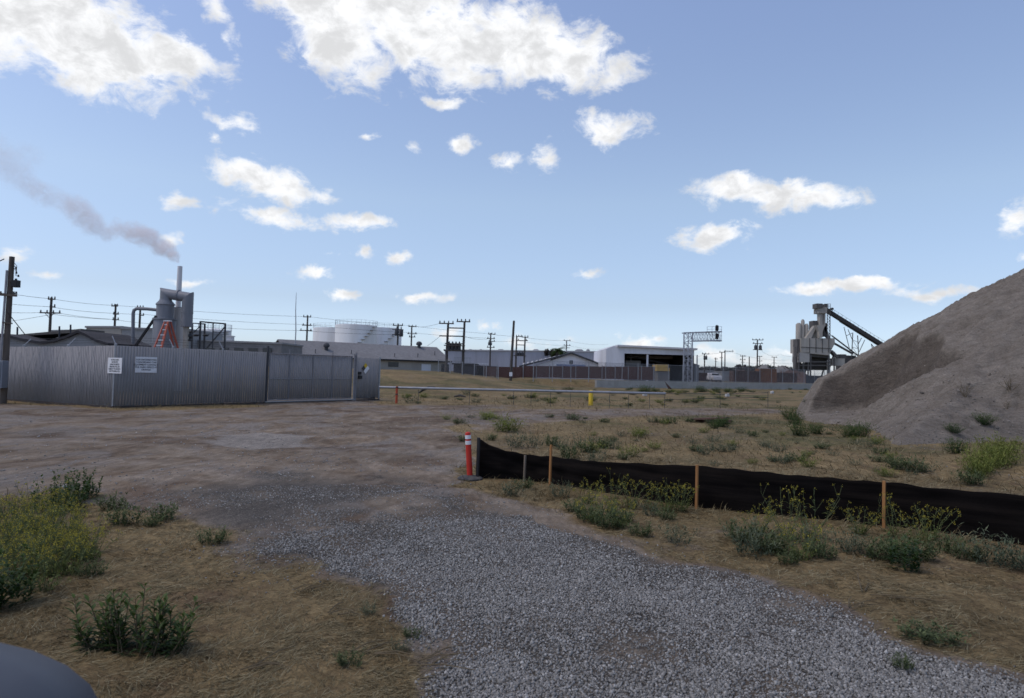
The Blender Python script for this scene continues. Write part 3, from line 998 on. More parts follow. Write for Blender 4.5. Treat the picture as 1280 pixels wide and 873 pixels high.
def low_weed(rad=.28, h=.2, n=150, material=None, lw=.011, ll=.1):
    """a low sprawling clump of narrow leaves"""
    lv = []
    for k in range(max(6, n // 12)):
        a = random.uniform(0, 6.28); r0 = rad * .45 * random.random() ** .7
        b = Vector((r0 * math.cos(a), r0 * math.sin(a), 0))
        d = rdir(15, 85)
        sl = h * random.uniform(.6, 1.25)
        out = Vector((math.cos(a), math.sin(a), 0)) * random.uniform(0, .9)
        d = (d * .7 + out + Vector((0, 0, .6))).normalized()
        for j in range(12):
            t = random.random()
            p = b + d * sl * t + Vector((0, 0, -.1 * sl * t * t))
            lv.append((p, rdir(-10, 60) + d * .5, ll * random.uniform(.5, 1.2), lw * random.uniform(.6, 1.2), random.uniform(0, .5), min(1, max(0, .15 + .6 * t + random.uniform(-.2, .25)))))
    return lv


def mustard(h=.55, n=7, spread=.28):
    """thin branching stems topped with small yellow flowers"""
    stems = MB(); lv = []; fl = []
    for k in range(n):
        a = random.uniform(0, 6.28)
        b = Vector((.05 * math.cos(a), .05 * math.sin(a), 0))
        hh = h * random.uniform(.6, 1.15)
        tip = b + Vector((math.cos(a) * spread * random.uniform(.2, 1.1), math.sin(a) * spread * random.uniform(.2, 1.1), hh))
        mid = b.lerp(tip, .5) + Vector((random.uniform(-.03, .03), random.uniform(-.03, .03), .04))
        stems.tube([b, mid, tip], [.004, .003, .0018], 3)
        for j in range(7):
            t = random.random() * .75
            p = b.lerp(mid, t / .5) if t < .5 else mid.lerp(tip, (t - .5) / .5)
            lv.append((p, rdir(-5, 50), random.uniform(.04, .11), random.uniform(.006, .016), .3, random.random()))
        for j in range(4):
            t = random.uniform(.45, 1)
            p = b.lerp(mid, t / .5) if t < .5 else mid.lerp(tip, (t - .5) / .5)
            q = p + rdir(25, 80) * h * random.uniform(.12, .3)
            stems.tube([p, q], [.002, .0013], 3)
            for _ in range(random.randint(5, 9)):
                fl.append((q + Vector((random.uniform(-.018, .018), random.uniform(-.018, .018), random.uniform(-.03, .012))), random.uniform(.0045, .008)))
    lv += low_weed(spread * .9, h * .4, 260, lw=.007, ll=.065)
    return stems, lv, fl


def flowers_mesh(fl, parent):
    V = []; Fc = []; T = []
    for p, s in fl:
        for q in range(2):
            d1 = rdir(-60, 60) * s; d2 = rdir(-60, 60) * s
            k = len(V)
            V += [p + d1, p + d2, p - d1, p - d2]; Fc.append((k, k + 1, k + 2, k + 3)); T += [random.random()] * 4
    return np_mesh('flower', [v[:] for v in V], Fc, m_flower, tone=T, parent=parent)


def make_mustard(h, n, spread, label):
    t = thing('mustard_plant', label, 'weed', (0, 0, -50))
    s, lv, fl = mustard(h, n, spread)
    for i in range(len(s.v)): s.v[i] = (s.v[i][0], s.v[i][1], s.v[i][2] - 50)
    so_ = s.build('stem', mat('mustard_stem', (.10, .12, .05), .8, bump=0), t)
    leafset(lv, 'foliage', m_mleaf, t)
    f_ = flowers_mesh(fl, t)
    f_['kind'] = 'stuff'; f_['label'] = 'tiny yellow flower heads'
    return t


weed_protos = {}
def weed_mesh(kind, i):
    key = (kind, i)
    if key not in weed_protos:
        random.seed(hash(kind) % 1 + i * 31 + len(kind) * 7)
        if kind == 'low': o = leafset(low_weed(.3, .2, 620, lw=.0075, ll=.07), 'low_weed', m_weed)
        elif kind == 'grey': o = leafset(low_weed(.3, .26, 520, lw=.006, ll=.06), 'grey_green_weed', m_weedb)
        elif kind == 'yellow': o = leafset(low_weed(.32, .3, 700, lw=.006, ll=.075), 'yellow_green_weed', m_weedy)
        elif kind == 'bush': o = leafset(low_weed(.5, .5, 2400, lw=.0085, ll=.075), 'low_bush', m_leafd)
        elif kind == 'upright':
            lv = []
            for k in range(16):
                a = random.uniform(0, 6.28); r0 = .13 * random.random() ** .5
                b = Vector((r0 * math.cos(a), r0 * math.sin(a), 0)); hh = random.uniform(.2, .45)
                for j in range(26):
                    t = random.random()
                    lv.append((b + Vector((0, 0, hh * t)) + Vector((b.x, b.y, 0)) * t * .5, rdir(10, 65), .075 * (1.15 - .6 * t), .012, .2, .1 + .5 * t + random.uniform(-.1, .2)))
            o = leafset(lv, 'upright_weed', m_leafd)
        elif kind == 'dead':
            s = MB()
            for k in range(9):
                p = Vector((random.uniform(-.04, .04), random.uniform(-.04, .04), 0)); d = rdir(35, 85)
                q = p + d * random.uniform(.3, .6); s.tube([p, q], [.008, .003], 4)
                for j in range(3):
                    m = p.lerp(q, random.uniform(.3, .9)); s.tube([m, m + rdir(10, 80) * .2], [.004, .002], 3)
            o = s.build('dead_stalk', m_stemd)
        weed_protos[key] = [o, False]
    return weed_protos[key]


def weed(kind, pos, sc, label, group=None, sq=1.0):
    pr = weed_mesh(kind, random.randint(0, 2))
    if not pr[1]:
        o = pr[0]; pr[1] = True
    else:
        o = pr[0].copy(); COL.objects.link(o)
    for k in ('label', 'category', 'group'):
        if k in o: del o[k]
    o.location = pos; o.rotation_euler = (0, 0, random.uniform(0, 6.28)); o.scale = (sc, sc, sc * sq)
    return tag(o, label, 'weed', group)


# --- leafy bush at the lower left of the picture
random.seed(5)
bc = G(168, 812)
bush = thing('leafy_shrub', 'leafy dark green shrub with upright lance leaves growing in straw beside the grey car', 'shrub', bc)
st_ = MB(); lv = []
for k in range(46):
    u = random.uniform(-1, 1)
    b = bc + Vector((u * .27, random.uniform(-.1, .1), -.01))
    hh = random.uniform(.14, .36) * (1 - .22 * u * u)
    if k % 6 == 0: hh = random.uniform(.31, .38)
    ln_ = Vector((u * random.uniform(.3, .8) + random.uniform(-.2, .2), random.uniform(-.35, .35), 1)).normalized()
    tip = b + ln_ * hh
    mid = b.lerp(tip, .5) + Vector((u * .03, 0, -.01))
    st_.tube([b, mid, tip], [.0045, .0035, .002], 5)
    nl = int(8 + hh * 26)
    for j in range(nl):
        t = (j + .5) / nl
        p = b.lerp(mid, t * 2) if t < .5 else mid.lerp(tip, t * 2 - 1)
        a = j * 2.4 + k
        d = Vector((math.cos(a), math.sin(a), .35 + .9 * t))
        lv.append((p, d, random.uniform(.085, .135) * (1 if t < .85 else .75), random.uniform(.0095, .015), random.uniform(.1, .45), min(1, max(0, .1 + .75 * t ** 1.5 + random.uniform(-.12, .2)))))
st_.build('stem', m_stemd, bush)
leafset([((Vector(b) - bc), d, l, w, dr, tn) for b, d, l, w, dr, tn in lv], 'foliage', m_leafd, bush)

# --- mustard plants
random.seed(21)
mprotos = [make_mustard(.5, 9, .3, ''), make_mustard(.62, 8, .34, ''), make_mustard(.42, 12, .3, '')]
mused = [False] * 3
def put_mustard(px, py, sc, label, group=None, k=None):
    k = random.randint(0, 2) if k is None else k
    p = G(px, py) if not isinstance(px, Vector) else px
    if not mused[k]: o = mprotos[k]; mused[k] = True
    else: o = copytree(mprotos[k])
    o.location = p; o.rotation_euler = (0, 0, random.uniform(0, 6.28)); o.scale = (sc, sc, sc)
    if 'group' in o: del o['group']
    return tag(o, label, 'weed', group)

gl = 'yellow flowering mustard in the dense patch at the left edge of the straw'
for px, py in ((5, 690), (30, 700), (55, 705), (80, 712), (15, 720), (45, 722), (70, 722), (95, 720), (25, 665), (60, 680), (90, 690), (0, 650), (50, 660), (85, 668), (110, 705),
               (20, 735), (60, 735), (-20, 700), (-15, 730), (40, 685), (10, 705), (75, 695), (35, 650), (65, 650), (20, 690), (50, 692), (85, 700), (100, 698), (30, 718), (62, 714), (5, 675), (70, 676), (-5, 712), (105, 690), (40, 668), (88, 680), (12, 662), (55, 672)):
    put_mustard(px + random.uniform(-6, 6), py + random.uniform(-5, 5), random.uniform(.5, .78), gl, 'mustard patch at the left edge')
gs = 'yellow flowering mustard standing against the black silt fence between its second and third orange stakes'
for px, py in ((735, 630), (765, 634), (790, 636), (815, 638), (835, 640), (850, 640)):
    put_mustard(px, py, random.uniform(.55, .8), gs, 'mustard along the silt fence')
put_mustard(745, 655, .8, 'low mustard clump on the verge just in front of the silt fence mustard', None, 2)
put_mustard(775, 660, .7, 'second low mustard clump on the verge, nearer to the gravel', None, 2)
gr_ = 'sparse tall flowering mustard in front of the silt fence by its last orange stake'
for px, py in ((950, 668), (985, 675), (1015, 672), (1075, 668), (1120, 672), (1150, 680), (1165, 676)):
    put_mustard(px, py, random.uniform(.6, .85), gr_, 'mustard by the last stake')
put_mustard(1000, 700, .8, 'mustard clump with few flowers out in the straw left of the last stake', None, 2)

# --- named weeds
random.seed(33)
def GW(kind, px, py, sc, label, sq=1.0, group=None):
    return weed(kind, GS(px, py), sc, label, group, sq)
GW('upright', 60, 640, 1.0, 'dark upright weed at the far left, behind the mustard patch')
gu = 'dark upright weed in the row behind the mustard patch at left'
for px, py in ((78, 632), (95, 628), (108, 622), (90, 640)): GW('upright', px, py, .95, gu, 1, 'dark weeds behind the mustard patch')
GW('low', 142, 637, .9, 'small green weed at the dirt edge, right of the dark upright weeds')
GW('low', 153, 656, 1.0, 'broad green weed in straw halfway between mustard patch and dirt')
GW('low', 205, 650, .9, 'flat dark green weed at the dirt edge, nearest the dark gravel')
GW('low', 190, 658, .6, 'little green weed just left of the flat dark green one')
GW('low', 265, 680, .75, 'lone round green tuft in the straw left of the gravel drive')
GW('upright', 10, 757, 1.0, 'dark green broad weed under the mustard patch at the left picture edge')
GW('upright', -12, 765, 1.0, 'dark green weed cut by the left picture edge')
GW('low', 115, 720, .6, 'dark flat weed at the right foot of the mustard patch')
GW('low', 437, 832, .42, 'small green weed among twigs near the bottom of the straw')
GW('low', 515, 797, .32, 'tiny dark weed at the straw edge beside the gravel drive')
GW('grey', 500, 815, .3, 'tiny faded weed just below the dark one by the gravel')
GW('grey', 462, 768, .35, 'faint grey weed in the middle of the straw')
GW('low', 1160, 800, 1.0, 'wide low blue green weed at the right edge of the gravel drive', .6)
GW('low', 1128, 836, .4, 'small weed growing in the gravel at lower right')
GW('upright', 1130, 712, 1.0, 'bushy dark weed in straw in front of the last orange stake', .8)
GW('low', 1105, 700, 1.0, 'low green weed left of the bushy dark weed')
GW('grey', 1235, 705, 1.3, 'grey green weed before the silt fence at right')
GW('grey', 1278, 712, 1.3, 'grey green weed before the silt fence cut by the right picture edge')
GW('grey', 940, 694, 1.2, 'pale green weed in straw below the sparse mustard')
GW('low', 760, 660, 1.0, 'green weed at the foot of the verge mustard')
GW('low', 800, 670, .7, 'small weed on the verge where dirt meets straw')
GW('grey', 848, 680, .8, 'small grey weed alone on the verge right of the mustard')
GW('low', 655, 612, .8, 'green weed at the foot of the silt fence before its first orange stake')
GW('grey', 640, 620, .9, 'pale weed on the verge left of the first orange stake')
GW('grey', 700, 622, .9, 'pale weed on the verge right of the first orange stake')
for px, lab in ((628, 'yellow green weed patch behind the orange and white marker post'), (640, 'yellow green weed beside the patch behind the marker post')):
    GW('yellow', px, 540, 1.6, lab)
GW('low', 578, 552, .7, 'small dark weed directly left of the marker post top')
GW('low', 614, 551, .9, 'dark weed between marker post and the silt fence end')
gb = 'green weed clump in the row right behind the left part of the silt fence'
for px, py in ((645, 560), (668, 560), (690, 558), (700, 562), (722, 560), (735, 566), (755, 560), (770, 562), (712, 574), (745, 580)):
    GW('low' if random.random() < .6 else 'grey', px, py, random.uniform(.9, 1.4), gb, 1.1, 'weeds behind the left part of the silt fence')
gm_ = 'low green weed in the dry field between silt fence and sand pile'
for k in range(80):
    px = random.uniform(740, 1160); py = random.uniform(538, 600)
    if py > 575 + (px - 740) * .06: continue
    p = G(px, py)
    if pile_z(np.array([p.x]), np.array([p.y]))[0][0] > p.z - .1: continue
    GW(random.choice(['low', 'grey', 'grey', 'yellow']), px, py, random.uniform(.5, 1.25), gm_, .75, 'weeds between silt fence and sand pile')
GW('bush', 903, 534, .85, 'dark green weed beside the rusty brown plank in the field')
GW('bush', 893, 536, .6, 'smaller dark weed against the rusty brown plank')
GW('low', 840, 530, 1.3, 'flat green weed alone in the field left of the rusty plank')
gf = 'small green weed in the field beyond the dirt track'
for k in range(120):
    px = random.uniform(500, 1010); py = random.uniform(487, 532)
    if 509 < py < 522: continue
    GW(random.choice(['low', 'grey', 'yellow', 'low']), px, py, random.uniform(.6, 1.5) * (1.5 if py < 505 else 1), gf, .7, 'weeds beyond the dirt track')
gw_ = 'green weed growing along the foot of the pale concrete wall'
for k in range(26):
    px = 800 + k * 5.6 + random.uniform(-3, 3)
    GW(random.choice(['yellow', 'low', 'bush']), px, 489.5 + (px - 850) * .002 + random.uniform(0, 2.5), random.uniform(1.2, 2.4), gw_, .7, 'weeds along the concrete wall')
# around the sand pile
GW('bush', 988, 525, 1.1, 'dark bush at the left foot of the sand pile')
GW('bush', 994, 531, .8, 'taller dark bush against the left flank of the sand pile')
GW('bush', 1000, 545, .9, 'dark bush at the front left foot of the sand pile')
GW('bush', 1020, 543, .8, 'round dark bush at the sand pile foot, left of the wide one')
GW('bush', 1075, 546, 1.0, 'wide dark green bush below the dug out hollow of the sand pile')
GW('bush', 1062, 547, .8, 'dark green bush left beside the wide one below the hollow')
GW('bush', 1230, 532, .85, 'dark bush growing on the sand pile flank at right')
GW('bush', 1192, 542, .65, 'small dark bush low on the sand pile flank')
GW('bush', 1195, 567, .75, 'dark weed clump at the edge between sand and dry bank')
gy = 'yellow green weed in the large patch on the dry bank at right'
for px, py in ((1222, 584), (1238, 578), (1252, 572), (1232, 592), (1245, 586), (1215, 592), (1225, 598), (1258, 582), (1240, 568), (1262, 566)):
    GW('yellow', px, py, random.uniform(1.0, 1.4), gy, 1.2, 'weed patch on the right bank')
GW('low', 1215, 606, 1.3, 'dark green weed at the lower edge of the yellow green ones')
GW('low', 1145, 590, 1.4, 'green weed in the dry hollow before the sand pile')
GW('low', 1120, 586, 1.3, 'green weed left in the dry hollow before the sand pile')
GW('dead', 1207, 497, 1.0, 'dead brown stalk sticking out of the middle of the sand pile flank')
GW('dead', 1263, 490, 1.1, 'dead brown stalk high on the sand pile flank at right')
GW('dead', 1258, 512, .6, 'short dead stalk below the higher one on the sand pile')

gv1 = 'ragged green weed in the strip of straw just in front of the silt fence'
for px, py in ((720, 640), (732, 650), (755, 648), (780, 652), (812, 645), (835, 650), (925, 676), (945, 682), (960, 690), (975, 692), (1015, 690), (1030, 698), (985, 705), (1060, 690), (1085, 695), (1120, 695), (1145, 700), (1010, 680), (1210, 700), (1190, 690)):
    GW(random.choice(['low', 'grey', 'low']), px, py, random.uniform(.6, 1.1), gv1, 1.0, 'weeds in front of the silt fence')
# leftover prototypes out of sight are removed
for key, (o, used) in list(weed_protos.items()):
    if not used: bpy.data.objects.remove(o)
for k in range(3):
    if not mused[k]:
        for c in list(mprotos[k].children): bpy.data.objects.remove(c)
        bpy.data.objects.remove(mprotos[k])

# twigs on the straw
random.seed(8)
for px, py, ln_, lab in ((455, 815, .35, 'forked brown twig lying in the straw by the small weed'), (525, 832, .4, 'long brown twig at the bottom of the straw edge'),
                         (375, 742, .3, 'thin dark twig on the straw near the gravel bend'), (420, 768, .3, 'thin twig on the straw below the bend'), (320, 835, .3, 'twig lying right of the leafy shrub'),
                         (1095, 745, .5, 'tangle of brown twigs on the straw right of the drive'), (1060, 760, .4, 'brown twigs at the right gravel edge')):
    p = G(px, py); s = MB()
    for j in range(4):
        a = random.uniform(-.5, .5) + (0 if j < 2 else .8)
        q0 = p + Vector((random.uniform(-.08, .08), random.uniform(-.08, .08), .015))
        q1 = q0 + Vector((math.cos(a), math.sin(a), 0)) * ln_ * random.uniform(.4, 1)
        q1.z = h1(q1.x, q1.y) + random.uniform(.01, .05)
        s.tube([q0, q0.lerp(q1, .5) + Vector((0, .02, .012)), q1], [.005, .004, .002], 4)
    tag(s.build('twig', m_stemd, loc=p), lab, 'twig')

# ------------------------------------------------------------------ marker post
p = G(587.5, 599)
t = thing('marker_post', 'orange delineator post with two white reflective bands on a black rubber base', 'marker post', p)
lean = Vector((-.012, 0, 1))
def LP(z): return p + Vector((-.055 * z / .75, 0.0, z))
b = MB(); b.lathe(p + Vector((0, 0, -.01)), [(.205, 0), (.205, .03), (.17, .052), (.07, .062), (.055, .075)], 28); b.build('base', m_rubber, t, smooth=True)
b = MB(); zs = [.055, .2, .4, .6, .72, .745, .755]; rs = [.046, .047, .046, .046, .046, .04, .02]
b.tube([LP(z) for z in zs], rs, 18); b.build('post', m_orange, t, smooth=True)
for z0, z1 in ((.555, .615), (.645, .705)):
    b = MB(); b.cyl(LP(z0), LP(z1), .0485, n=18, cap=True); b.build('reflective_band', m_refl, t, smooth=True)

# ------------------------------------------------------------------ silt fence
sf_b = [(596, 598), (625, 599.5), (655, 601), (687, 605), (725, 612), (760, 618), (815, 627), (869, 635), (925, 641), (985, 647), (1045, 652), (1103, 658), (1180, 668), (1280, 683), (1420, 704), (1560, 726)]
sf_t = [549, 562, 568, 571, 576, 578.5, 581, 583, 588, 594, 599, 603, 612, 620, 634, 648]
base = [G(*q) for q in sf_b]
tops = []
for (px, py), q, ty in zip(sf_b, base, sf_t):
    w_ = W(px, ty, q.y); tops.append(w_.z - q.z)
sfence = thing('silt_fence', 'low black fabric silt fence on wooden stakes running right from the marker post', 'silt fence', base[0])
def cr(pts, t):
    i = min(int(t), len(pts) - 2); f = t - i
    p0, p1, p2, p3 = pts[max(i - 1, 0)], pts[i], pts[i + 1], pts[min(i + 2, len(pts) - 1)]
    return p1 + .5 * f * (p2 - p0 + f * (2 * p0 - 5 * p1 + 4 * p2 - p3 + f * (3 * (p1 - p2) + p3 - p0)))
bx = [np.array(q[:]) for q in base]
ncol = 300; nrow = 14
Vf = []
for i in range(ncol + 1):
    t_ = i / ncol * (len(bx) - 1)
    q = cr(bx, t_); hh = float(cr(tops, t_))
    e = cr(bx, min(t_ + .05, len(bx) - 1)) - cr(bx, max(t_ - .05, 0)); e /= np.linalg.norm(e); nrm_ = np.array((-e[1], e[0], 0))
    zg = h1(q[0], q[1]) - .03
    for j in range(nrow + 1):
        v_ = j / nrow
        wob_ = (math.sin(v_ * 9 + t_ * 1.1) * .012 + math.sin(v_ * 23 + t_ * 2.7) * .006) * (1 - abs(2 * v_ - 1) ** 4) + (float(vnoise(t_ * 2.2, v_ * 3, 4)) - .5) * .05
        Vf.append((q[0] + nrm_[0] * (wob_ + .04), q[1] + nrm_[1] * (wob_ + .04), zg + (hh + .03) * v_ + (.006 * math.sin(t_ * 9) if j == nrow else 0)))
Ff = [(i * (nrow + 1) + j, (i + 1) * (nrow + 1) + j, (i + 1) * (nrow + 1) + j + 1, i * (nrow + 1) + j + 1) for i in range(ncol) for j in range(nrow)]
fo = np_mesh('fabric', np.array(Vf) - np.array(base[0][:]), Ff, m_fabric, smooth=True, parent=sfence)
md = fo.modifiers.new('thickness', 'SOLIDIFY'); md.thickness = .006
for px, by, ty, m_, wd in ((596.5, 599, 547, m_black, .05), (655, 602, 569, m_stakeg, .03), (687, 607, 556, m_stake, .033), (869.5, 637, 581, m_stake, .033), (1103, 660, 601, m_stake, .033), (1420, 706, 630, m_stake, .033)):
    q = G(px, by)
    topz = W(px, ty, q.y).z
    s = MB(); s.bar(q + Vector((0, -.03, -.15)), Vector((q.x + .01, q.y - .02, topz)), wd, .03)
    o = s.build('stake', m_, sfence, bevel=.003)
    if m_ is m_stakeg: o['label'] = 'grey weathered stake'
    if m_ is m_black: o['label'] = 'end stake wrapped in black fabric'

# ------------------------------------------------------------------ slatted chain link fence round the plant yard
def fline(px): return 510 - 10 * (px - 142) / 331
C0 = G(142, 510); C3 = G(473, 500); C1 = G(332, fline(332)); C2 = G(441, fline(441)); L0 = G(-70, 494.5)
FH = 2.42
fence = thing('slatted_fence', 'tall grey slatted chain link fence with gate and barbed wire in front of the stack', 'fence', C0)
rngf = random.Random(3)


def slat_face(a, b, hgt, z0=.06, pitch=.115, name='slat_panel', hb=None, zoff=0):
    """upright privacy slats woven in chain link, between two ground points"""
    a = Vector(a); b = Vector(b); hb = hb if hb is not None else hgt
    d = (b - a); ln = Vector((d.x, d.y, 0)).length; n = int(ln / pitch)
    e = Vector((d.x, d.y, 0)).normalized(); nn = Vector((e.y, -e.x, 0))
    V = []; Fc = []; T = []
    tone0 = rngf.uniform(.4, .6)
    for k in range(n):
        t0 = (k + .06) / n; t1 = (k + .9) / n
        p0 = a.lerp(b, t0); p1 = a.lerp(b, t1)
        hh = hgt + (hb - hgt) * t0 + rngf.uniform(-.006, .006)
        off = nn * rngf.uniform(-.003, .003); th = nn * .008; tw = nn * rngf.uniform(-.004, .004)
        i = len(V)
        for p, w__ in ((p0, tw), (p1, -tw)):
            for zz in (z0 + rngf.uniform(-.01, .02), hh):
                V += [p + off + w__ + th + Vector((0, 0, zz + zoff)), p + off + w__ - th + Vector((0, 0, zz + zoff))]
        Fc += [(i, i + 4, i + 6, i + 2), (i + 1, i + 3, i + 7, i + 5), (i + 2, i + 6, i + 7, i + 3), (i, i + 1, i + 5, i + 4), (i, i + 2, i + 3, i + 1), (i + 4, i + 5, i + 7, i + 6)]
        T += [min(1, max(0, tone0 + rngf.gauss(0, .09)))] * 8
    org = wloc(fence)
    o = np_mesh(name, [(v - org)[:] for v in V], Fc, m_slat, tone=T, parent=fence)
    w = MB()
    for k in range(int(ln / .5)):        # the wire weave seen against the slats
        for s_ in (-1, 1):
            p0 = a.lerp(b, k / (ln / .5)); p1 = a.lerp(b, min(1, max(0, (k + s_ * 2.3) / (ln / .5))))
            w.bar(p0 + nn * .02 + Vector((0, 0, z0 + zoff)), p1 + nn * .02 + Vector((0, 0, hgt * (abs(p1.x - p0.x) + .01) / (abs((b - a).x) * 2.3 / (ln / .5) + .01) + zoff)), .005)
    w.build('wire_mesh', m_galv, fence)
    return o


def fpost(p, hgt, r=.04, arm=True, nn=Vector((0, -1, 0)), m_=None):
    s = MB(); s.cyl(p + Vector((0, 0, -.1)), p + Vector((0, 0, hgt)), r, n=10)
    if arm:
        s.bar(p + Vector((0, 0, hgt)), p + nn * -.28 + Vector((0, 0, hgt + .33)), .026)
        s.lathe(p + Vector((0, 0, hgt - .02)), [(r + .012, 0), (r + .012, .05), (.01, .07)], 8)
    return s.build('fence_post', m_ or m_galv, fence, smooth=True)


def fence_run(a, b, nseg, hgt, hb):
    e = (b - a); nn = Vector((e.y, -e.x, 0)).normalized()
    ar = []
    for k in range(nseg):
        p = a.lerp(b, k / nseg); q = a.lerp(b, (k + 1) / nseg)
        p.z = h1(p.x, p.y); q.z = h1(q.x, q.y)
        h0 = hgt + (hb - hgt) * k / nseg; h1_ = hgt + (hb - hgt) * (k + 1) / nseg
        slat_face(p, q, h0, hb=h1_)
        fpost(p - nn * .07, h0 + .04, nn=nn)
        ar.append((p - nn * .07, h0)); last = (q - nn * .07, h1_)
    ar.append(last)
    s = MB()
    for (p, h_), (q, g_) in zip(ar[:-1], ar[1:]):
        s.cyl(p + Vector((0, 0, h_ - .02)), q + Vector((0, 0, g_ - .02)), .021, n=6)
        s.cyl(p + Vector((0, 0, .08)), q + Vector((0, 0, .08)), .012, n=5)
    s.build('top_rail', m_galv, fence)
    w = MB()
    for j in range(3):
        f = (j + 1) / 3
        pts = []
        for (p, h_) in ar:
            pts.append(p - nn * .28 * f + Vector((0, 0, h_ + .04 + .33 * f)))
        for p, q in zip(pts[:-1], pts[1:]):
            w.tube([p, p.lerp(q, .5) - Vector((0, 0, .015)), q], .0045, 4)
            for i in range(14):
                m = p.lerp(q, i / 14); w.bar(m + Vector((-.02, 0, -.02)), m + Vector((.02, 0, .02)), .004)
    w.build('barbed_wire', m_dark, fence)


fence_run(L0, C0, 4, 2.38, 2.42)
fence_run(C0, C1, 3, 2.42, 2.42)
# corner and gate posts
e_ = (C3 - C0).normalized(); nn_ = Vector((e_.y, -e_.x, 0))
fpost(C1 + nn_ * .03, 2.72, .055, arm=False, m_=m_dark)
m_gframe = mat('gate_steel', (.215, .21, .22), .8)
# gate leaf
def at_line(px): return G(px, fline(px))
ga = C1.lerp(C2, .02); gb_ = C1.lerp(C2, .97)
slat_face(ga, gb_, 2.36, z0=.16, name='gate_panel')
s = MB()
for a_, z_ in (((ga, gb_), .14), ((ga, gb_), 1.15), ((ga, gb_), 2.38)):
    s.cyl(a_[0] + nn_ * .03 + Vector((0, 0, z_)), a_[1] + nn_ * .03 + Vector((0, 0, z_)), .022, n=8)
for f_ in (0, .22, .5, .74, 1):
    q = ga.lerp(gb_, f_) + nn_ * .03; s.cyl(q + Vector((0, 0, .12)), q + Vector((0, 0, 2.4 + (.25 if f_ in (.22, .74) else 0))), .022, n=8)
s.build('gate_frame', m_gframe, fence)
s = MB(); s.bar(C1.lerp(C2, -.02) + Vector((0, 0, .07)) + nn_ * .1, C2 + Vector((0, 0, .07)) + nn_ * .1, .05, .05); s.build('gate_track', mat('track_pale', (.3, .3, .3), .7), fence)
for f_ in (0, .06):
    fpost(C2.lerp(C3, f_) + nn_ * .04, 2.5 + .1 * (f_ > 0), .05, arm=False, m_=m_gframe)
slat_face(C2.lerp(C3, .08), C3, 2.34, z0=.1, hb=2.3)
fpost(C3 + nn_ * .02, 2.42, .05, arm=False, m_=m_galv)
q = C2.lerp(C3, .2) + nn_ * .06
s = MB(); s.box(q + Vector((0, 0, 1.48)), (.2, .08, .16), rz=math.atan2(e_.y, e_.x)); s.box(q + Vector((.03, -.02, 1.27)), (.24, .1, .18), rz=math.atan2(e_.y, e_.x)); s.build('gate_latch', m_black, fence, bevel=.01)
# dark kerb line under the fence
s = MB()
for a_, b_ in ((L0, C0), (C0, C1), (C1, C3)):
    n_ = (b_ - a_).normalized()
    s.bar(a_ + Vector((0, 0, .0)), b_ + Vector((0, 0, .0)), .14, .12)
s.build('bottom_board', mat('bottom_board', (.055, .045, .042), .9), fence)

# diamond hazard sign
q = C2.lerp(C3, .42) + nn_ * .05 + Vector((0, 0, 1.75)); ex = Vector((e_.x, e_.y, 0)).normalized()
t = thing('hazard_sign', 'small diamond hazard sign in yellow and white on the grey gate panel', 'sign', q)
dd = .3
for (cx, cz, m_, nm) in ((0, .5, m_yellow, 'top_quarter'), (.5, 0, m_refl, 'right_quarter'), (0, -.5, m_refl, 'bottom_quarter'), (-.5, 0, m_dark, 'left_quarter')):
    s = MB(); c_ = q + ex * cx * dd + Vector((0, 0, cz * dd))
    s.prism([c_ + ex * dd * .49, c_ + Vector((0, 0, dd * .49)), c_ - ex * dd * .49, c_ - Vector((0, 0, dd * .49))], nn_ * .008)
    s.build(nm, m_, t)
s = MB(); s.prism([q - nn_ * .006 + ex * dd * 1.02, q - nn_ * .006 + Vector((0, 0, dd * 1.02)), q - nn_ * .006 - ex * dd * 1.02, q - nn_ * .006 - Vector((0, 0, dd * 1.02))], nn_ * .005); s.build('backing_plate', m_galv, t)

# two white notice boards with lettering
def lettering(txt, size, pos, ex, parent, name='lettering'):
    cu = bpy.data.curves.new('lettering', 'FONT'); cu.body = txt; cu.size = size; cu.align_x = 'CENTER'; cu.align_y = 'CENTER'; cu.space_line = 1.08; cu.extrude = .001; cu.offset = size * .022
    tmp = bpy.data.objects.new('tmp_text', cu); COL.objects.link(tmp)
    bpy.context.view_layer.update()
    me = bpy.data.meshes.new_from_object(tmp.evaluated_get(bpy.context.evaluated_depsgraph_get()))
    bpy.data.objects.remove(tmp)
    o = bpy.data.objects.new(name, me); COL.objects.link(o); me.materials.clear(); me.materials.append(m_ltext)
    o.parent = parent; ez = Vector((0, 0, 1)); n_ = ex.cross(ez)
    m_ = Matrix((ex, ez, n_)).transposed().to_4x4(); m_.translation = Vector(pos) - wloc(parent)
    o.matrix_local = m_
    return o

el_dir = (C0 - L0); el_dir.z = 0; el_dir.normalize(); nl_ = Vector((el_dir.y, -el_dir.x, 0))
def fence_sign(x0, y0, x1, y1, a, b, ex, nn, txt, size, label):
    # find the fence point under the sign
    best = None
    for k in range(400):
        q = a.lerp(b, k / 399); pr = (q - CAM); xx = pr.dot(rt) / pr.dot(fw) * F + 640
        if best is None or abs(xx - (x0 + x1) / 2) < best[0]: best = (abs(xx - (x0 + x1) / 2), q)
    q = best[1]; d = q.y
    zc = W((x0 + x1) / 2, (y0 + y1) / 2, d).z; hh = (y1 - y0) / F * d
    ww = (x1 - x0) / F * d / abs(ex.dot(Vector((1, 0, 0))) - ex.y * q.x / d)
    c = Vector((q.x, q.y, zc)) + nn * .035
    t = thing('notice_sign', label, 'sign', c)
    s = MB(); s.bar(c - ex * ww / 2, c + ex * ww / 2, .012, hh); s.build('board', m_refl, t, bevel=.004)
    lettering(txt, size, c + nn * .0085, ex, t)
    return c
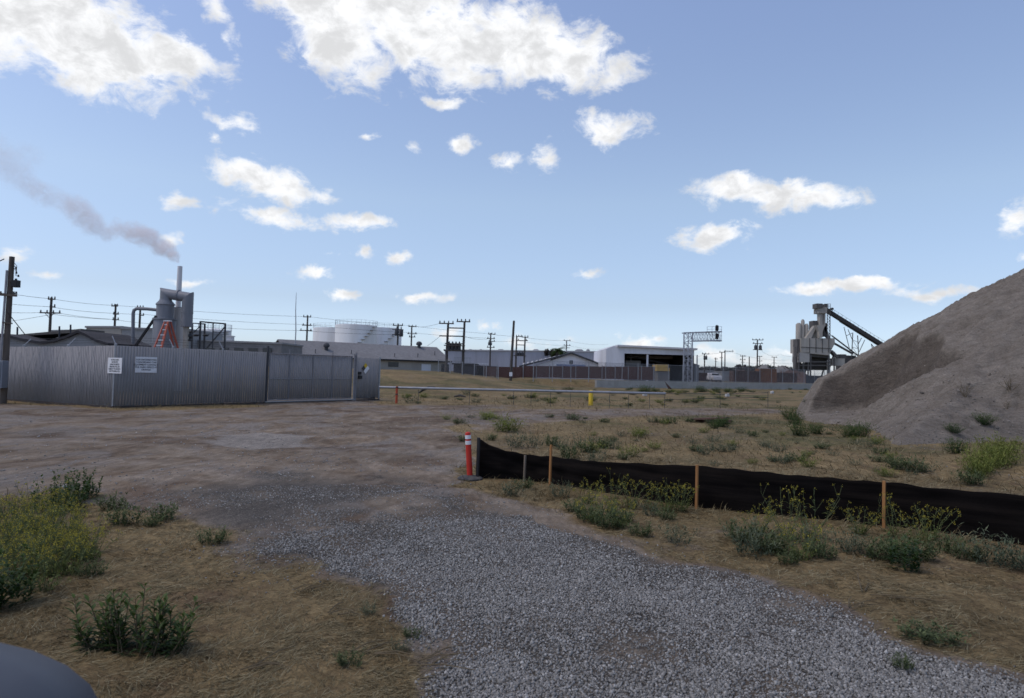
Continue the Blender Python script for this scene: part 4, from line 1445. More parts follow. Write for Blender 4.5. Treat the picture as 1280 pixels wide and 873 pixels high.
fence_sign(135.5, 447.5, 153, 467, L0, C0, el_dir, nl_, 'NOTICE AREA\nNO ENTRY\nUNAUTHORIZED\nPERSONS WILL BE\nSUBJECT TO SEARCH\nAND PROSECUTED', .082, 'smaller white notice sign with six black lines on the fence, left of its corner')
fence_sign(166, 446.5, 193, 466, C0, C1, Vector((e_.x, e_.y, 0)).normalized(), nn_, 'FOR INFORMATION\nCONCERNING THIS\nEQUIPMENT CONTACT\nTHE YARD OFFICE AT\nORANGE', .092, 'wider white notice sign with five black lines on the fence, right of its corner')

# ------------------------------------------------------------------ near pole with cabinet at the far left
q = G(4, 504.5); d = q.y
ztop = W(9, 321, d).z
t = thing('utility_pole', 'near brown utility pole at the left picture edge with a fuse box and insulators', 'utility pole', q)
s = MB(); s.tube([q + Vector((0, 0, -.3)), q + Vector((0, 0, 2)), Vector((q.x + .02, q.y, ztop))], [.13, .12, .10], 14); s.build('pole', m_wood, t, smooth=True)
s = MB(); s.cyl(Vector((q.x - .12, q.y - .15, 1.2)), Vector((q.x - .06, q.y - .14, ztop - .6)), .045, n=8); s.build('conduit', mat('conduit_grey', (.3, .29, .3), .5, metal=.3), t)
zz = W(14, 355, d).z
s = MB(); s.box((q.x + .28, q.y - .05, zz), (.24, .26, .3)); s.cyl((q.x + .28, q.y - .05, zz + .15), (q.x + .28, q.y - .05, zz + .22), .05, n=8); s.box((q.x + .14, q.y - .05, zz), (.1, .06, .08)); s.build('fuse_box', m_black, t, bevel=.015)
zz = W(10, 369, d).z
s = MB(); s.bar((q.x - .3, q.y - .16, zz), (q.x + .42, q.y - .16, zz - .03), .09, .1); s.build('crossarm', m_wood, t)
for dx in (-.25, .3, .4):
    s = MB(); s.lathe((q.x + dx, q.y - .16, zz + .03), [(.035, 0), (.05, .03), (.025, .06), (.045, .08), (.02, .11)], 8); s.build('insulator', m_dark, t)
zz = W(10, 404, d).z
s = MB(); s.bar((q.x - .1, q.y - .16, zz), (q.x + .3, q.y - .16, zz - .02), .06); s.build('bracket', m_wood, t)
for k, (px, py) in enumerate(((20, 335), (20.5, 341), (23, 345))):
    e = W(px, py, d)
    s = MB(); s.tube([Vector((q.x + .1, q.y - .1, Z(12, 326, d) - .1 * k)), Vector((q.x + .32, q.y - .1, Z(17, 333, d) - .12 * k)), Vector((q.x + .3, q.y - .1, Z(16, 345, d))), e], .012, 5); s.lathe(e - Vector((0, 0, .05)), [(.03, 0), (.04, .04), (.02, .1)], 8)
    s.build('cable_end', m_black, t)
c = W(3, 468, d); c.y = q.y - .36
t2 = thing('electrical_cabinet', 'grey metal electrical cabinet mounted on the near pole at the left edge', 'cabinet', Vector((c.x, c.y, c.z)))
s = MB(); s.box(c, (.78, .36, 1.14)); s.build('body', m_cab, t2, bevel=.02)
s = MB(); s.box(c + Vector((-.02, -.19, -.01)), (.68, .02, 1.02)); s.build('door', mat('cabinet_door', (.17, .185, .21), .5, var=.06), t2, bevel=.006)
s = MB(); s.box(c + Vector((-.28, -.215, 0)), (.03, .03, .14)); s.build('handle', m_galv, t2)

# ------------------------------------------------------------------ plant yard behind the fence
# shed with a sagging roof
d = 41.0
prof = [(-40, 424), (6, 420), (30, 426), (53, 430), (70, 427.5), (87, 422), (100, 416), (109, 420), (122, 427), (138, 432)]
tp = [W(x_, y_, d) for x_, y_ in prof]
zb = h1(tp[2].x, d)
shed = thing('shed', 'low grey shed with a sagging dark edged roof behind the fence near the pole', 'shed', Vector((tp[3].x, d, zb)))
s = MB()
for a, b in zip(tp[:-1], tp[1:]):
    s.prism([Vector((a.x, d, zb - .2)), Vector((b.x, d, zb - .2)), b, a], (0, 5, 0))
s.build('wall', m_greyw, shed)
s = MB()
for a, b in zip(tp[:-1], tp[1:]):
    s.prism([a + Vector((0, -.25, -.02)), b + Vector((0, -.25, -.02)), b + Vector((0, -.25, .13)), a + Vector((0, -.25, .13))], (0, 5.5, 0))
s.build('roof', mat('shed_roof', (.045, .042, .045), .9, var=.3), shed)
s = MB(); a = W(15, 421, d + 2); b = W(101, 415.5, d + 2)
s.prism([a, b, b + Vector((0, 0, .22)), a + Vector((0, 0, .1))], (0, 2.5, 0)); s.build('upper_roof', mat('shed_roof_upper', (.13, .115, .1), .9, var=.3), shed)
for x_, y0, y1 in ((21.5, 409, 421), (74, 408, 424), (88, 406, 421)):
    s = MB(); s.cyl(W(x_, y1, d + 1), W(x_ + .3, y0, d + 1), .05, n=8); s.build('vent_pipe', m_dark, shed)

# flat roofed block behind
d = 68.0
def block(name, label, cat, px0, px1, py, d, depth, m_, py1=None, z0=None):
    a = W(px0, py, d); b = W(px1, py1 if py1 else py, d)
    zb = (min(h1(a.x, d), h1(b.x, d)) - .3) if z0 is None else z0
    t = thing(name, label, cat, Vector(((a.x + b.x) / 2, d, zb)))
    s = MB(); s.prism([Vector((a.x, d, zb)), Vector((b.x, d, zb)), Vector((b.x, d, b.z)), Vector((a.x, d, a.z))], (0, depth, 0)); s.build('wall', m_, t)
    s = MB(); s.prism([Vector((a.x - .1, d - .1, a.z - .12)), Vector((b.x + .1, d - .1, b.z - .12)), Vector((b.x + .1, d - .1, b.z + .06)), Vector((a.x - .1, d - .1, a.z + .06))], (0, depth + .2, 0)); s.build('roof_edge', m_greyw, t)
    return t
t = block('warehouse', 'plain beige flat roofed block behind the shed and the grey ducting', 'building', 108, 152, 408.5, d, 9, m_beige)
block('annex', 'darker grey annex between the beige block and the grey ducting', 'building', 152.3, 236, 410, d - .05, 8, m_greyw, 412)
block('annex', 'low beige annex left of the beige block behind the shed roof', 'building', 66, 107.6, 413.5, d + .3, 8, m_beige, 412.5)
t = block('low_building', 'long low grey roofed building between the pipe frame and the gabled building', 'building', 236.4, 352, 425, 70.0, 7, m_shing, 429)
s = MB()
for k in range(5):
    q = W(262 + k * 18, 440, 69.9); s.box(q, (.9, .08, .8))
s.build('window', m_glass, t)

# scrubber with ducts, all at 44 m
d = 44.0
pxm = d / F
bz = h1(X(212, 430, d), d)
scr = thing('dust_scrubber', 'grey dust scrubber vessel with a thick square elbow duct behind the fence', 'scrubber', Vector((X(207, 430, d), d, bz)))
def Q(px, py, dy=0.):
    v = W(px, py, d + dy); return Vector((v.x, d + dy, v.z))
xc = X(206, 400, d)
def zz_(py): return Z(206, py, d)
s = MB(); s.lathe((xc, d, 0), [(13.2 * pxm, bz), (13.2 * pxm, zz_(400)), (12.8 * pxm, zz_(399))], 26); s.build('lower_vessel', m_duct, scr, smooth=True)
s = MB(); s.lathe((xc, d, 0), [(14.2 * pxm, zz_(400.5)), (14.2 * pxm, zz_(398.5)), (10.2 * pxm, zz_(398)), (10.2 * pxm, zz_(382)), (11.2 * pxm, zz_(381.5)), (11.2 * pxm, zz_(380.5)), (7.4 * pxm, zz_(376)), (7.4 * pxm, zz_(375))], 26); s.build('upper_vessel', m_duct, scr, smooth=True)
# elbow duct, square mitred round pipe
s = MB()
rr_ = 6.3 * pxm
xr = X(234.5, 380, d); zt = Z(215, 367.5, d)
ztr = Z(236, 372, d)
def seg(a, b, ca, cb, r, n=18):
    """pipe from a to b whose end cuts lie in planes ca, cb (normals): mitred elbows"""
    a = Vector(a); b = Vector(b); dd = (b - a).normalized()
    u = dd.cross(Vector((0, 1, 0))).normalized(); v = dd.cross(u)
    vs = []
    for c, nrm__ in ((a, ca), (b, cb)):
        nrm__ = Vector(nrm__).normalized()
        for k in range(n):
            t = 2 * math.pi * k / n; p = c + (u * math.cos(t) + v * math.sin(t)) * r
            p = p - dd * ((p - c).dot(nrm__) / dd.dot(nrm__)); vs.append(p)
    s.add(vs, [(k, (k + 1) % n, n + (k + 1) % n, n + k) for k in range(n)] + [tuple(range(n - 1, -1, -1)), tuple(range(n, 2 * n))])
seg((xc, d, zz_(376)), (xc, d, zt), (0, 0, 1), (1, 0, 1), rr_ * 1.08)
seg((xc, d, zt), (xr, d, ztr), (1, 0, 1), (1, 0, -1), rr_)
seg((xr, d, ztr), (xr, d, Z(234, 409, d)), (1, 0, -1), (0, 0, -1), rr_ * 1.08)
s.build('elbow_duct', m_duct, scr, smooth=True)
s = MB()
for px, py in ((223, 369.5),):
    c = Q(px, py); s.cyl(c - Vector((.05, 0, 0)), c + Vector((.05, 0, 0)), rr_ * 1.13, n=18)
s.cyl((xr, d, Z(234, 391, d) - .03), (xr, d, Z(234, 391, d) + .03), rr_ * 1.14, n=18)
s.build('flange', m_duct, scr)
s = MB(); s.box(((X(232.5, 420, d)), d, (bz + Z(233, 409, d)) / 2), (5 * pxm, .3, Z(233, 409, d) - bz)); s.build('support_post', m_beige, scr)
# rear pale vessel and stack
d = 45.3; s = MB(); xs = X(222, 400, d); bz0 = d
s.lathe((xs, d, 0), [(7.2 * pxm, bz), (7.2 * pxm, Z(222, 386, d)), (7.5 * pxm, Z(222, 385.5, d))], 20); s.build('rear_vessel', m_stack, scr, smooth=True)
stk = thing('exhaust_stack', 'slender pale exhaust stack giving off smoke above the grey duct', 'chimney', Vector((xs, d, Z(222, 386, d))))
s = MB(); s.tube([(xs, d, Z(222, 386, d)), (xs, d, Z(222, 352, d)), (xs, d, Z(222, 333, d))], [3.3 * pxm, 3.1 * pxm, 2.9 * pxm], 18); s.build('flue', m_stack, stk, smooth=True)
s = MB(); s.lathe((xs, d, Z(222, 386, d)), [(4.6 * pxm, 0), (4.6 * pxm, .1)], 16); s.build('flange', m_duct, stk)
d = 44.0
# thin side pipe
s = MB(); s.tube([Q(166, 434), Q(166.5, 392), Q(167.5, 388), Q(171, 386), Q(184, 386.4), Q(196, 387.6)], 2.1 * pxm, 10); tag(s.build('side_pipe', m_duct, loc=Q(166, 434), smooth=True), 'thin grey pipe rising and bending right into the scrubber vessel', 'pipe')
s = MB(); s.bar(Q(170, 432, -.4), Q(195.5, 395, -.4), .16, .12); tag(s.build('diagonal_chute', m_black, loc=Q(170, 432, -.4)), 'black diagonal chute leaning against the scrubber vessel', 'chute')
# step ladder
fx = Q(209, 434, -1.6); lt = thing('step_ladder', 'orange open step ladder standing in front of the scrubber', 'ladder', Vector((fx.x, fx.y, bz)))
def LQ(px, py, dy): return Q(px, py, dy)
rails = {'l0': (LQ(192.5, 436, -1.9), LQ(206.2, 402, -1.5)), 'l1': (LQ(201.5, 436, -1.9), LQ(210, 402, -1.5))}
s = MB()
for a, b in rails.values(): s.bar(a, b, .15, .08)
s.build('front_rail', m_ladder, lt)
s = MB()
for a, b in ((LQ(217, 436, -.8), LQ(209.5, 402, -1.3)), (LQ(222.5, 436, -.8), LQ(213, 402, -1.3))): s.bar(a, b, .12, .07)
for f in (.25, .5, .75):
    s.bar(LQ(217, 436, -.8).lerp(LQ(209.5, 402, -1.3), f), LQ(222.5, 436, -.8).lerp(LQ(213, 402, -1.3), f), .04)
s.build('rear_rail', m_ladder, lt)
for k in range(5):
    f = .12 + k * .19; s = MB(); s.bar(rails['l0'][0].lerp(rails['l0'][1], f), rails['l1'][0].lerp(rails['l1'][1], f), .09, .05); s.build('tread', m_refl, lt)
s = MB(); s.bar(LQ(205.5, 401.5, -1.4), LQ(213.5, 401.5, -1.4), .3, .07); s.build('top_cap', m_refl, lt)
# steel pipe frame with lamps
d2 = 46.0
fr = thing('steel_gantry', 'open dark steel pipe frame with flood lamps right of the scrubber', 'frame', Vector((X(260, 436, d2), d2, bz)))
def QQ(px, py, dy=0): v = W(px, py, d2 + dy); return Vector((v.x, d2 + dy, v.z))
s = MB()
for x_, y0, dy in ((250.5, 402, 0), (281.5, 404.5, 0), (256, 405, 1.2), (240.5, 404, 1.2), (266.5, 404, 0)):
    s.bar(QQ(x_, y0, dy), Vector((QQ(x_, 440, dy).x, d2 + dy, bz)), .1 if x_ != 266.5 else .06)
s.build('upright', m_dark, fr)['kind'] = 'stuff'
s = MB(); s.bar(QQ(250.2, 402.3), QQ(281.8, 405), .09); s.bar(QQ(240.3, 404.2, 1.2), QQ(256.3, 405.3, 1.2), .07); s.bar(QQ(266.5, 415), QQ(281.5, 416), .05); s.build('top_rail', m_dark, fr)
s = MB(); s.bar(QQ(281, 409), QQ(259, 435), .07); s.bar(QQ(250, 408), QQ(242, 416), .05); s.build('brace', m_dark, fr)
for x_ in (245, 257):
    s = MB(); c = QQ(x_, 419.3, .6); s.lathe(c - Vector((0, 0, .08)), [(.13, 0), (.2, .06), (.16, .13), (.05, .16)], 10); s.bar(c, c + Vector((.2, .1, .05)), .05); s.build('flood_lamp', m_black, fr)
s = MB(); c = Q(235.5, 421, .3); s.lathe(c - Vector((0, 0, .3)), [(.25, 0), (.3, .1), (.15, .18), (.3, .3), (.3, .42), (.18, .5), (.24, .62)], 10); tag(s.build('pump_motor', m_dark, loc=c - Vector((0, 0, .3)), smooth=True), 'dark pump motor on the right side of the scrubber', 'motor')
# small block hut and tank behind
d = 118.0
def tank(px0, px1, py, d, label, pyb=None):
    a = W(px0, py, d); b = W(px1, py, d); r = (b.x - a.x) / 2; xc = (a.x + b.x) / 2
    zt = (a.z + b.z) / 2; zb = h1(xc, d) - .3
    t = thing('storage_tank', label, 'tank', Vector((xc, d + r, zb)))
    s = MB(); s.lathe((xc, d + r, 0), [(r, zb), (r, zt), (r * .98, zt + .05), (.1, zt + .35)], 40); s.build('shell', m_tankw, t, smooth=True)
    s = MB()
    for k in range(28):
        an = 2 * math.pi * k / 28; p = Vector((xc + r * math.cos(an), d + r + r * math.sin(an), zt)); s.bar(p, p + Vector((0, 0, 1.05)), .035)
        an2 = 2 * math.pi * (k + 1) / 28; p2 = Vector((xc + r * math.cos(an2), d + r + r * math.sin(an2), zt))
        s.bar(p + Vector((0, 0, 1.05)), p2 + Vector((0, 0, 1.05)), .03); s.bar(p + Vector((0, 0, .55)), p2 + Vector((0, 0, .55)), .02)
    s.build('railing', m_galv, t)
    s = MB()
    for k in range(14):
        an = R(-140 + k * 9); p = Vector((xc + (r + .35) * math.cos(an), d + r + (r + .35) * math.sin(an), zb + (zt - zb) * (k + .5) / 14)); s.box(p, (.8, .8, .08), rz=an)
    s.build('stair', m_galv, t)
    return t
tank(240.5, 280, 412, d, 'white storage tank seen through the dark pipe frame')
tank(384.5, 440, 409.5, 154, 'leftmost and lowest of three white storage tanks behind the gabled roof')
tank(413, 466, 405.5, 146, 'middle and largest of three white storage tanks behind the gabled roof')
tank(436, 497, 409, 158, 'rightmost of three white storage tanks, beside the pole with equipment')
a = W(285, 421, 100); b = W(291.5, 421, 100)
s = MB(); zb = h1(a.x, 100); s.box(((a.x + b.x) / 2, 100, (zb + a.z) / 2), (b.x - a.x, .9, a.z - zb)); s.box(((a.x + b.x) / 2, 100, a.z + .06), (b.x - a.x + .2, 1.1, .12)); tag(s.build('vent_tower', m_whitew, loc=((a.x + b.x) / 2, 100, zb)), 'small pale vent tower standing above the low grey building', 'vent')

# ------------------------------------------------------------------ long gabled building
A = W(347, 425, 80); B = W(546, 433.5, 95)
ax = Vector((B.x - A.x, B.y - A.y, 0)).normalized(); pn = Vector((ax.y, -ax.x, 0))
half = 3.6; zr0, zr1 = A.z, B.z; zr = (zr0 + zr1) / 2
ze = zr - 1.95; zb = .4
gb2 = thing('gabled_building', 'long low building with a grey shingle gable roof behind the gate and the grass bank', 'building', Vector(((A.x + B.x) / 2, (A.y + B.y) / 2, zb)))
A0 = Vector((A.x, A.y, zr)); B0 = Vector((B.x, B.y, zr))
s = MB()
o_ = half - .35
q = [A0 + ax * .4 + pn * o_, B0 - ax * .4 + pn * o_, B0 - ax * .4 - pn * o_, A0 + ax * .4 - pn * o_]
s.add([Vector((v.x, v.y, zb)) for v in q] + [Vector((v.x, v.y, ze + .1)) for v in q] + [A0 + ax * .4 + Vector((0, 0, -.12)), B0 - ax * .4 + Vector((0, 0, -.12))],
      [(0, 1, 5, 4), (2, 3, 7, 6), (3, 0, 4, 8, 7), (1, 2, 6, 9, 5), (4, 5, 9, 8), (6, 7, 8, 9)])
s.build('wall', m_beige, gb2)
s = MB()
for sg in (1, -1):
    e0 = A0 + pn * half * sg; e1 = B0 + pn * half * sg; e0.z = e1.z = ze
    s.prism([A0, B0, e1, e0] if sg == 1 else [B0, A0, e0, e1], (0, 0, -.12))
s.build('roof', m_shing, gb2)
s = MB(); s.add([A0 + ax * .3 + Vector((0, 0, -.25)), A0 + ax * .3 + pn * half * .92 + Vector((0, 0, ze - zr - .02)), A0 + ax * .3 - pn * half * .92 + Vector((0, 0, ze - zr - .02))], [(0, 1, 2)]);
s.build('gable_louvre', mat('gable_dark', (.05, .042, .042), .9), gb2)
s = MB(); e0 = A0 + pn * (half + .02); e1 = B0 + pn * (half + .02); s.bar(Vector((e0.x, e0.y, ze - .1)), Vector((e1.x, e1.y, ze - .1)), .1, .16); s.build('gutter', m_black, gb2)
Lb = (B0 - A0).length
for f0, f1, zlo, zhi, m_, nm in ((.575, .64, .95, .35, m_glass, 'window'), (.795, .86, 1.9, .5, m_whitew, 'roller_door'), (.935, .958, 2.1, .4, m_glass, 'door'), (.972, .99, 2.1, .4, m_glass, 'door')):
    a = A0 + ax * Lb * f0 + pn * (o_ + .03); b = A0 + ax * Lb * f1 + pn * (o_ + .03)
    s = MB(); s.bar(Vector((a.x, a.y, ze - (zlo + zhi) / 2)), Vector((b.x, b.y, ze - (zlo + zhi) / 2)), .05, zlo - zhi); s.build(nm, m_, gb2)
for f, k_, rr2, nm in ((.23, .55, .35, 'roof_ventilator'), (.86, .1, .38, 'roof_ventilator')):
    p = A0 + ax * Lb * f + pn * half * k_ ; p.z = zr - 1.95 * k_
    s = MB(); s.lathe(p - Vector((0, 0, .1)), [(.22, 0), (.22, .4), (rr2, .45), (rr2 * 1.1, .65), (rr2 * .8, .85), (.1, .95)], 14); s.build(nm, m_dark, gb2, smooth=True)
for f, k_ in ((.15, .8), (.36, .75), (.62, .85), (.78, .8), (.92, .6)):
    p = A0 + ax * Lb * f + pn * half * k_; p.z = zr - 1.95 * k_
    s = MB(); s.cyl(p - Vector((0, 0, .1)), p + Vector((0, 0, .5)), .045, n=6); s.build('vent_pipe', m_dark, gb2)
# mast
q = W(368.5, 443, 76); tp_ = W(371.5, 366, 76)
s = MB(); zb = h1(q.x, 76); s.tube([(q.x, 76, zb), (q.x + .02, 76, (zb + tp_.z) / 2), (tp_.x - .1, 76, tp_.z - 2), (tp_.x - .1, 76, tp_.z)], [.07, .06, .045, .02], 8); tag(s.build('antenna_mast', mat('mast_grey', (.3, .3, .32), .5), loc=(q.x, 76, zb)), 'tall thin antenna mast rising behind the grey gate', 'mast')

# ------------------------------------------------------------------ utility poles
def upole(label, px, pyb, pyt, d, arms=(), r=.16, extra=None, group=None, zb=None, lean=0.):
    """arms: (photo y, half width px, insulators, centre offset px)"""
    bt = W(px, pyb, d); base_ = Vector((bt.x, d, h1(bt.x, d) if zb is None else zb))
    zt = W(px + (430 - pyt) * .0, pyt, d).z
    t = thing('utility_pole', label, 'utility pole', base_, group)
    s = MB(); s.tube([base_ - Vector((0, 0, .3)), base_ + Vector((lean * .5, 0, (zt - base_.z) / 2)), Vector((base_.x + lean, d, zt))], [r, r * .9, r * .75], 10); s.build('pole', m_wood2, t, smooth=True)
    k = d / F
    for py, hw, ni, off in arms:
        z = W(px, py, d).z; x0 = base_.x + (off - hw) * k; x1 = base_.x + (off + hw) * k
        s = MB(); s.bar((x0, d - r - .06, z), (x1, d - r - .06, z), .1, .13)
        if ni == 4 and hw > 8:
            for sg in (-1, 1): s.bar((base_.x + sg * hw * .45 * k, d - r - .06, z), (base_.x, d - r, z - .55), .05)
        s.build('crossarm', m_wood2, t)
        for j in range(ni):
            xx = x0 + (x1 - x0) * (j + .15) / (ni - .7) if ni > 1 else (x0 + x1) / 2
            s = MB(); s.lathe((xx, d - r - .06, z + .06), [(.05, 0), (.09, .05), (.05, .12), (.08, .17), (.03, .26)], 8); s.build('insulator', m_dark, t)
    if extra:
        for (dx0, dx1, y0, y1) in extra:
            s = MB(); zc0 = W(px, y1, d).z; zc1 = W(px, y0, d).z; rr2 = abs(dx1 - dx0) / 2 * k; xc = base_.x + (dx0 + dx1) / 2 * k
            s.lathe((xc, d - r - rr2 * .6, zc0), [(rr2 * .85, 0), (rr2, .05), (rr2, (zc1 - zc0) * .9), (rr2 * .8, zc1 - zc0), (.08, zc1 - zc0 + .05), (.08, zc1 - zc0 + .3), (.03, zc1 - zc0 + .33)], 12); s.build('transformer', m_dark, t, smooth=True)
    return t, zt
upole('dark utility pole with one wide low crossarm behind the sagging shed', 62, 417, 372, 75, [(374.5, 4.5, 3, 2), (384, 3.5, 2, 3.5), (391.5, 13, 4, 1)])
upole('dark utility pole above the beige block with three short crossarms', 143.5, 405, 380.5, 90, [(383, 4, 3, 0), (393, 3.5, 2, 2), (400, 4, 2, 2)])
upole('dark utility pole partly hidden behind the bent pipe of the scrubber', 174.5, 405, 384, 90, [(385, 4, 3, 1), (394.5, 3, 2, 3)])
upole('utility pole with two staggered crossarms left of the three white tanks', 383.5, 425, 394.5, 104, [(396.5, 5, 3, 0), (407, 6, 2, 0), (413.5, 8, 2, -1)])
upole('utility pole with boxy equipment in front of the right white tank', 497, 432, 405.5, 105, [(407, 6.5, 3, 0), (412.5, 7, 0, 0), (418.5, 7, 0, 0)], extra=[(-3.5, 1.5, 411, 420), (2, 7, 412, 421)])
upole('slim utility pole just right of the pole with boxy equipment', 514, 434, 407.5, 118, [(408.5, 5, 3, 1), (417.5, 6, 2, 1), (421.5, 4, 2, 1)])
upole('tall slim utility pole with four crossarms before the pale blue warehouse', 612.5, 456, 416.5, 125, [(418, 4.5, 3, 1.5), (423.5, 5, 2, .5), (427, 4, 2, 1.5), (434.5, 5, 2, .5)], extra=[(-3, 2, 428, 432)])
q_, _ = upole('bare brown pole without crossarms at the brown fence end', 638, 474, 401, 86, [], r=.19, lean=.28)
upole('small far pole with two crossarms right of the palm', 708, 440, 425.5, 165, [(426, 4.5, 2, .5), (432, 4.5, 2, .5), (435, 2, 0, 2)])
RIGHTP = 'small far utility pole on the horizon between the signal gantry and the mixing plant'
upole('far utility pole with a transformer nearest the signal gantry', 880.5, 470, 442, 150, [(442.7, 4.5, 3, 1), (445.5, 2.5, 0, .5)], extra=[(-1.8, .6, 446, 450), (.7, 3, 446, 450)])
upole('tall far pole left of the one with an angled brace arm', 902, 470, 440, 160, [(440.5, 3.5, 2, 0), (447.5, 2, 0, -1)])
upole('tall far pole with a long arm and a diagonal brace', 906, 470, 438.8, 160, [(439.2, 6, 2, 4.5)])
upole('short dark far pole in front of the horizon clouds', 936.5, 465, 446, 170, [])
upole('far pole with three crossarms above the brown scrap', 928, 465, 444.5, 180, [(445.5, 3.5, 2, 0), (450, 3.5, 2, 0), (453, 2, 0, 0)])
upole('large pole with two transformers standing above the rusty containers', 946.5, 470, 424.5, 140, [(425.2, 7, 4, 0), (429.7, 6.5, 2, 0), (437.5, 6, 0, 0)], extra=[(-4.8, -1, 432, 437.5), (1, 4.8, 432, 437.5)])
upole('faint far pole directly behind the large pole with two transformers', 949.5, 465, 445, 230, [(446, 3, 2, 0), (451.5, 3, 2, 0)])
upole('faint far pole with crossarms halfway to the mixing plant', 967.5, 465, 446.5, 220, [(447, 3.5, 2, 0), (454, 2.5, 0, 0)])
upole('faint far pole above the low trees left of the tall brace pole', 894.5, 466, 447, 210, [(449, 2, 2, 0), (452, 1.5, 0, 0)])

# H frames with transformer platforms
def hframe(label, px0, px1, pyt0, pyt1, d, pybot, plat, arms, zb=None):
    a = W(px0, pybot, d); b = W(px1, pybot, d); k = d / F
    za = h1(a.x, d) if zb is None else zb
    t = thing('transformer_platform', label, 'transformer pole', Vector(((a.x + b.x) / 2, d, za)))
    for x_, pt, px in ((a.x, pyt0, px0), (b.x, pyt1, px1)):
        s = MB(); zt = W(px, pt, d).z; s.tube([(x_, d, za - .3), (x_ + .04, d, (za + zt) / 2), (x_ + .1, d, zt)], [.19, .17, .14], 10); s.build('pole', m_wood2, t, smooth=True)
    for x0, x1, py, ni in arms:
        p = W(x0, py, d); q = W(x1, py, d); s = MB(); z = (p.z + q.z) / 2
        s.bar((p.x, d - .25, z), (q.x, d - .25, z), .12, .15); s.build('crossarm', m_wood2, t)
        for j in range(ni):
            xx = p.x + (q.x - p.x) * (j + .2) / (ni - .6); s = MB(); s.lathe((xx, d - .25, z + .07), [(.05, 0), (.1, .06), (.05, .14), (.09, .2), (.03, .3)], 8); s.build('insulator', m_dark, t)
    x0, x1, py0, py1, n = plat
    p = W(x0, py1, d); q = W(x1, py1, d); ztop = W((x0 + x1) / 2, py0, d).z
    s = MB(); s.box(((p.x + q.x) / 2, d, p.z - .12), (q.x - p.x, .9, .16)); s.bar((p.x, d - .4, p.z + 1.1 * k / .1 * .45), (q.x, d - .4, p.z + 1.1 * k / .1 * .45), .12); s.build('platform', m_wood2, t)
    lo = p.x + (q.x - p.x) * .16; hi = p.x + (q.x - p.x) * .80
    for j in range(n):
        xc = lo + (hi - lo) * (j + .5) / n; r_ = (hi - lo) / n * .5; hh = ztop - p.z - .25
        s = MB(); s.lathe((xc, d - .05, p.z - .04), [(r_ * .9, 0), (r_, .05), (r_, hh * .88), (r_ * .8, hh), (.09, hh + .04), (.12, hh + .12), (.04, hh + .3)], 12)
        s.build('transformer', m_dark, t, smooth=True)
    return t
hframe('large dark twin pole frame carrying four transformers beside the gabled building end', 557.5, 578, 404, 402, 88, 470, (555, 581.5, 427, 437, 4),
       [(549, 567.5, 404.8, 4), (571, 588, 402.5, 4), (560, 581, 410.5, 0), (549.5, 580.5, 420.5, 0), (556.5, 581, 430, 0)])
hframe('smaller far twin pole frame with transformers behind the brown fence', 644.5, 655, 420, 421.5, 135, 458, (642, 657.5, 439, 444, 3), [(645, 652, 421, 3), (652, 660.5, 421.8, 3), (646, 660, 426, 2), (646, 656, 431.5, 0)])

# wires
m_wire = mat('wire', (.05, .05, .055), .6, bump=0)
def wire(pts, label, r=.018, sag=.35):
    """pts: (photo x, photo y, distance)"""
    P_ = [W(x_, y_, d_) for x_, y_, d_ in pts]; out = [P_[0]]
    for a, b in zip(P_[:-1], P_[1:]):
        sg = sag * (b - a).length / 40
        for j in range(1, 9):
            f = j / 8; out.append(a.lerp(b, f) - Vector((0, 0, sg * 4 * f * (1 - f))))
    s = MB(); s.tube(out, r, 4); tag(s.build('power_line', m_wire, loc=P_[0]), label, 'cable')
wire([(-60, 358, 70), (16, 368, 74), (66, 374, 75), (145, 382, 90), (176, 384, 90), (385, 396, 104), (515, 407.5, 118), (613, 417.5, 125)], 'topmost thin power line from the near pole across to the tall slim pole')
wire([(10, 380, 74), (60, 383.5, 75), (145, 392, 90), (178, 393, 90), (384, 406, 104), (515, 416, 118), (612, 423, 125)], 'second thin power line, just under the topmost one')
wire([(10, 391, 74), (51, 391, 75), (142, 399.5, 90), (175, 404, 92), (378, 413.5, 104), (491, 418.5, 105)], 'third power line, lowest on the wide crossarm behind the shed')
wire([(12, 402, 74), (73, 391.5, 75), (145, 399.5, 90)], 'short sagging line between the shed pole and the next one')
wire([(613, 418, 125), (646, 420.5, 135), (710, 426, 165), (760, 430.5, 220)], 'thin line from the tall slim pole past the palm')
wire([(613, 427, 125), (647, 426, 135), (710, 432, 165), (760, 436, 220)], 'lower thin line from the tall slim pole past the palm')
wire([(515, 408, 118), (549, 404.5, 88)], 'short line onto the upper arm of the large twin pole frame')
wire([(549.5, 420.8, 88), (534, 432.5, 88)], 'slanting cable from the twin pole frame down to the gabled roof', sag=1.2)
wire([(580, 420.5, 88), (613, 423, 125)], 'cable between the large twin pole frame and the tall slim pole')
wire([(868, 444, 200), (880, 443, 150), (902, 441, 160), (912, 440, 160), (946, 448, 160), (1000, 449, 200)], 'faint line over the scrap yard between far poles')
wire([(950, 437, 140), (975, 443, 170), (1000, 443, 190)], 'line from the pole with two transformers to the mixing plant', sag=1.0)
wire([(930, 453, 180), (967, 454, 220), (1000, 455, 220)], 'lowest faint line left of the mixing plant')
q = W(9, 388, 27); 
s = MB(); s.tube([W(9, 390, 27.6), W(31, 418, 33)], .02, 5); tag(s.build('guy_wire', m_wire, loc=W(9, 390, 27.6)), 'slanting guy wire from the near pole down behind the shed', 'cable')
s = MB(); s.tube([W(-40, 345, 26), W(5, 324, 27.6)], .022, 5); tag(s.build('power_line', m_wire, loc=W(5, 324, 27.6)), 'cable leaving the near pole top toward the left picture edge', 'cable')

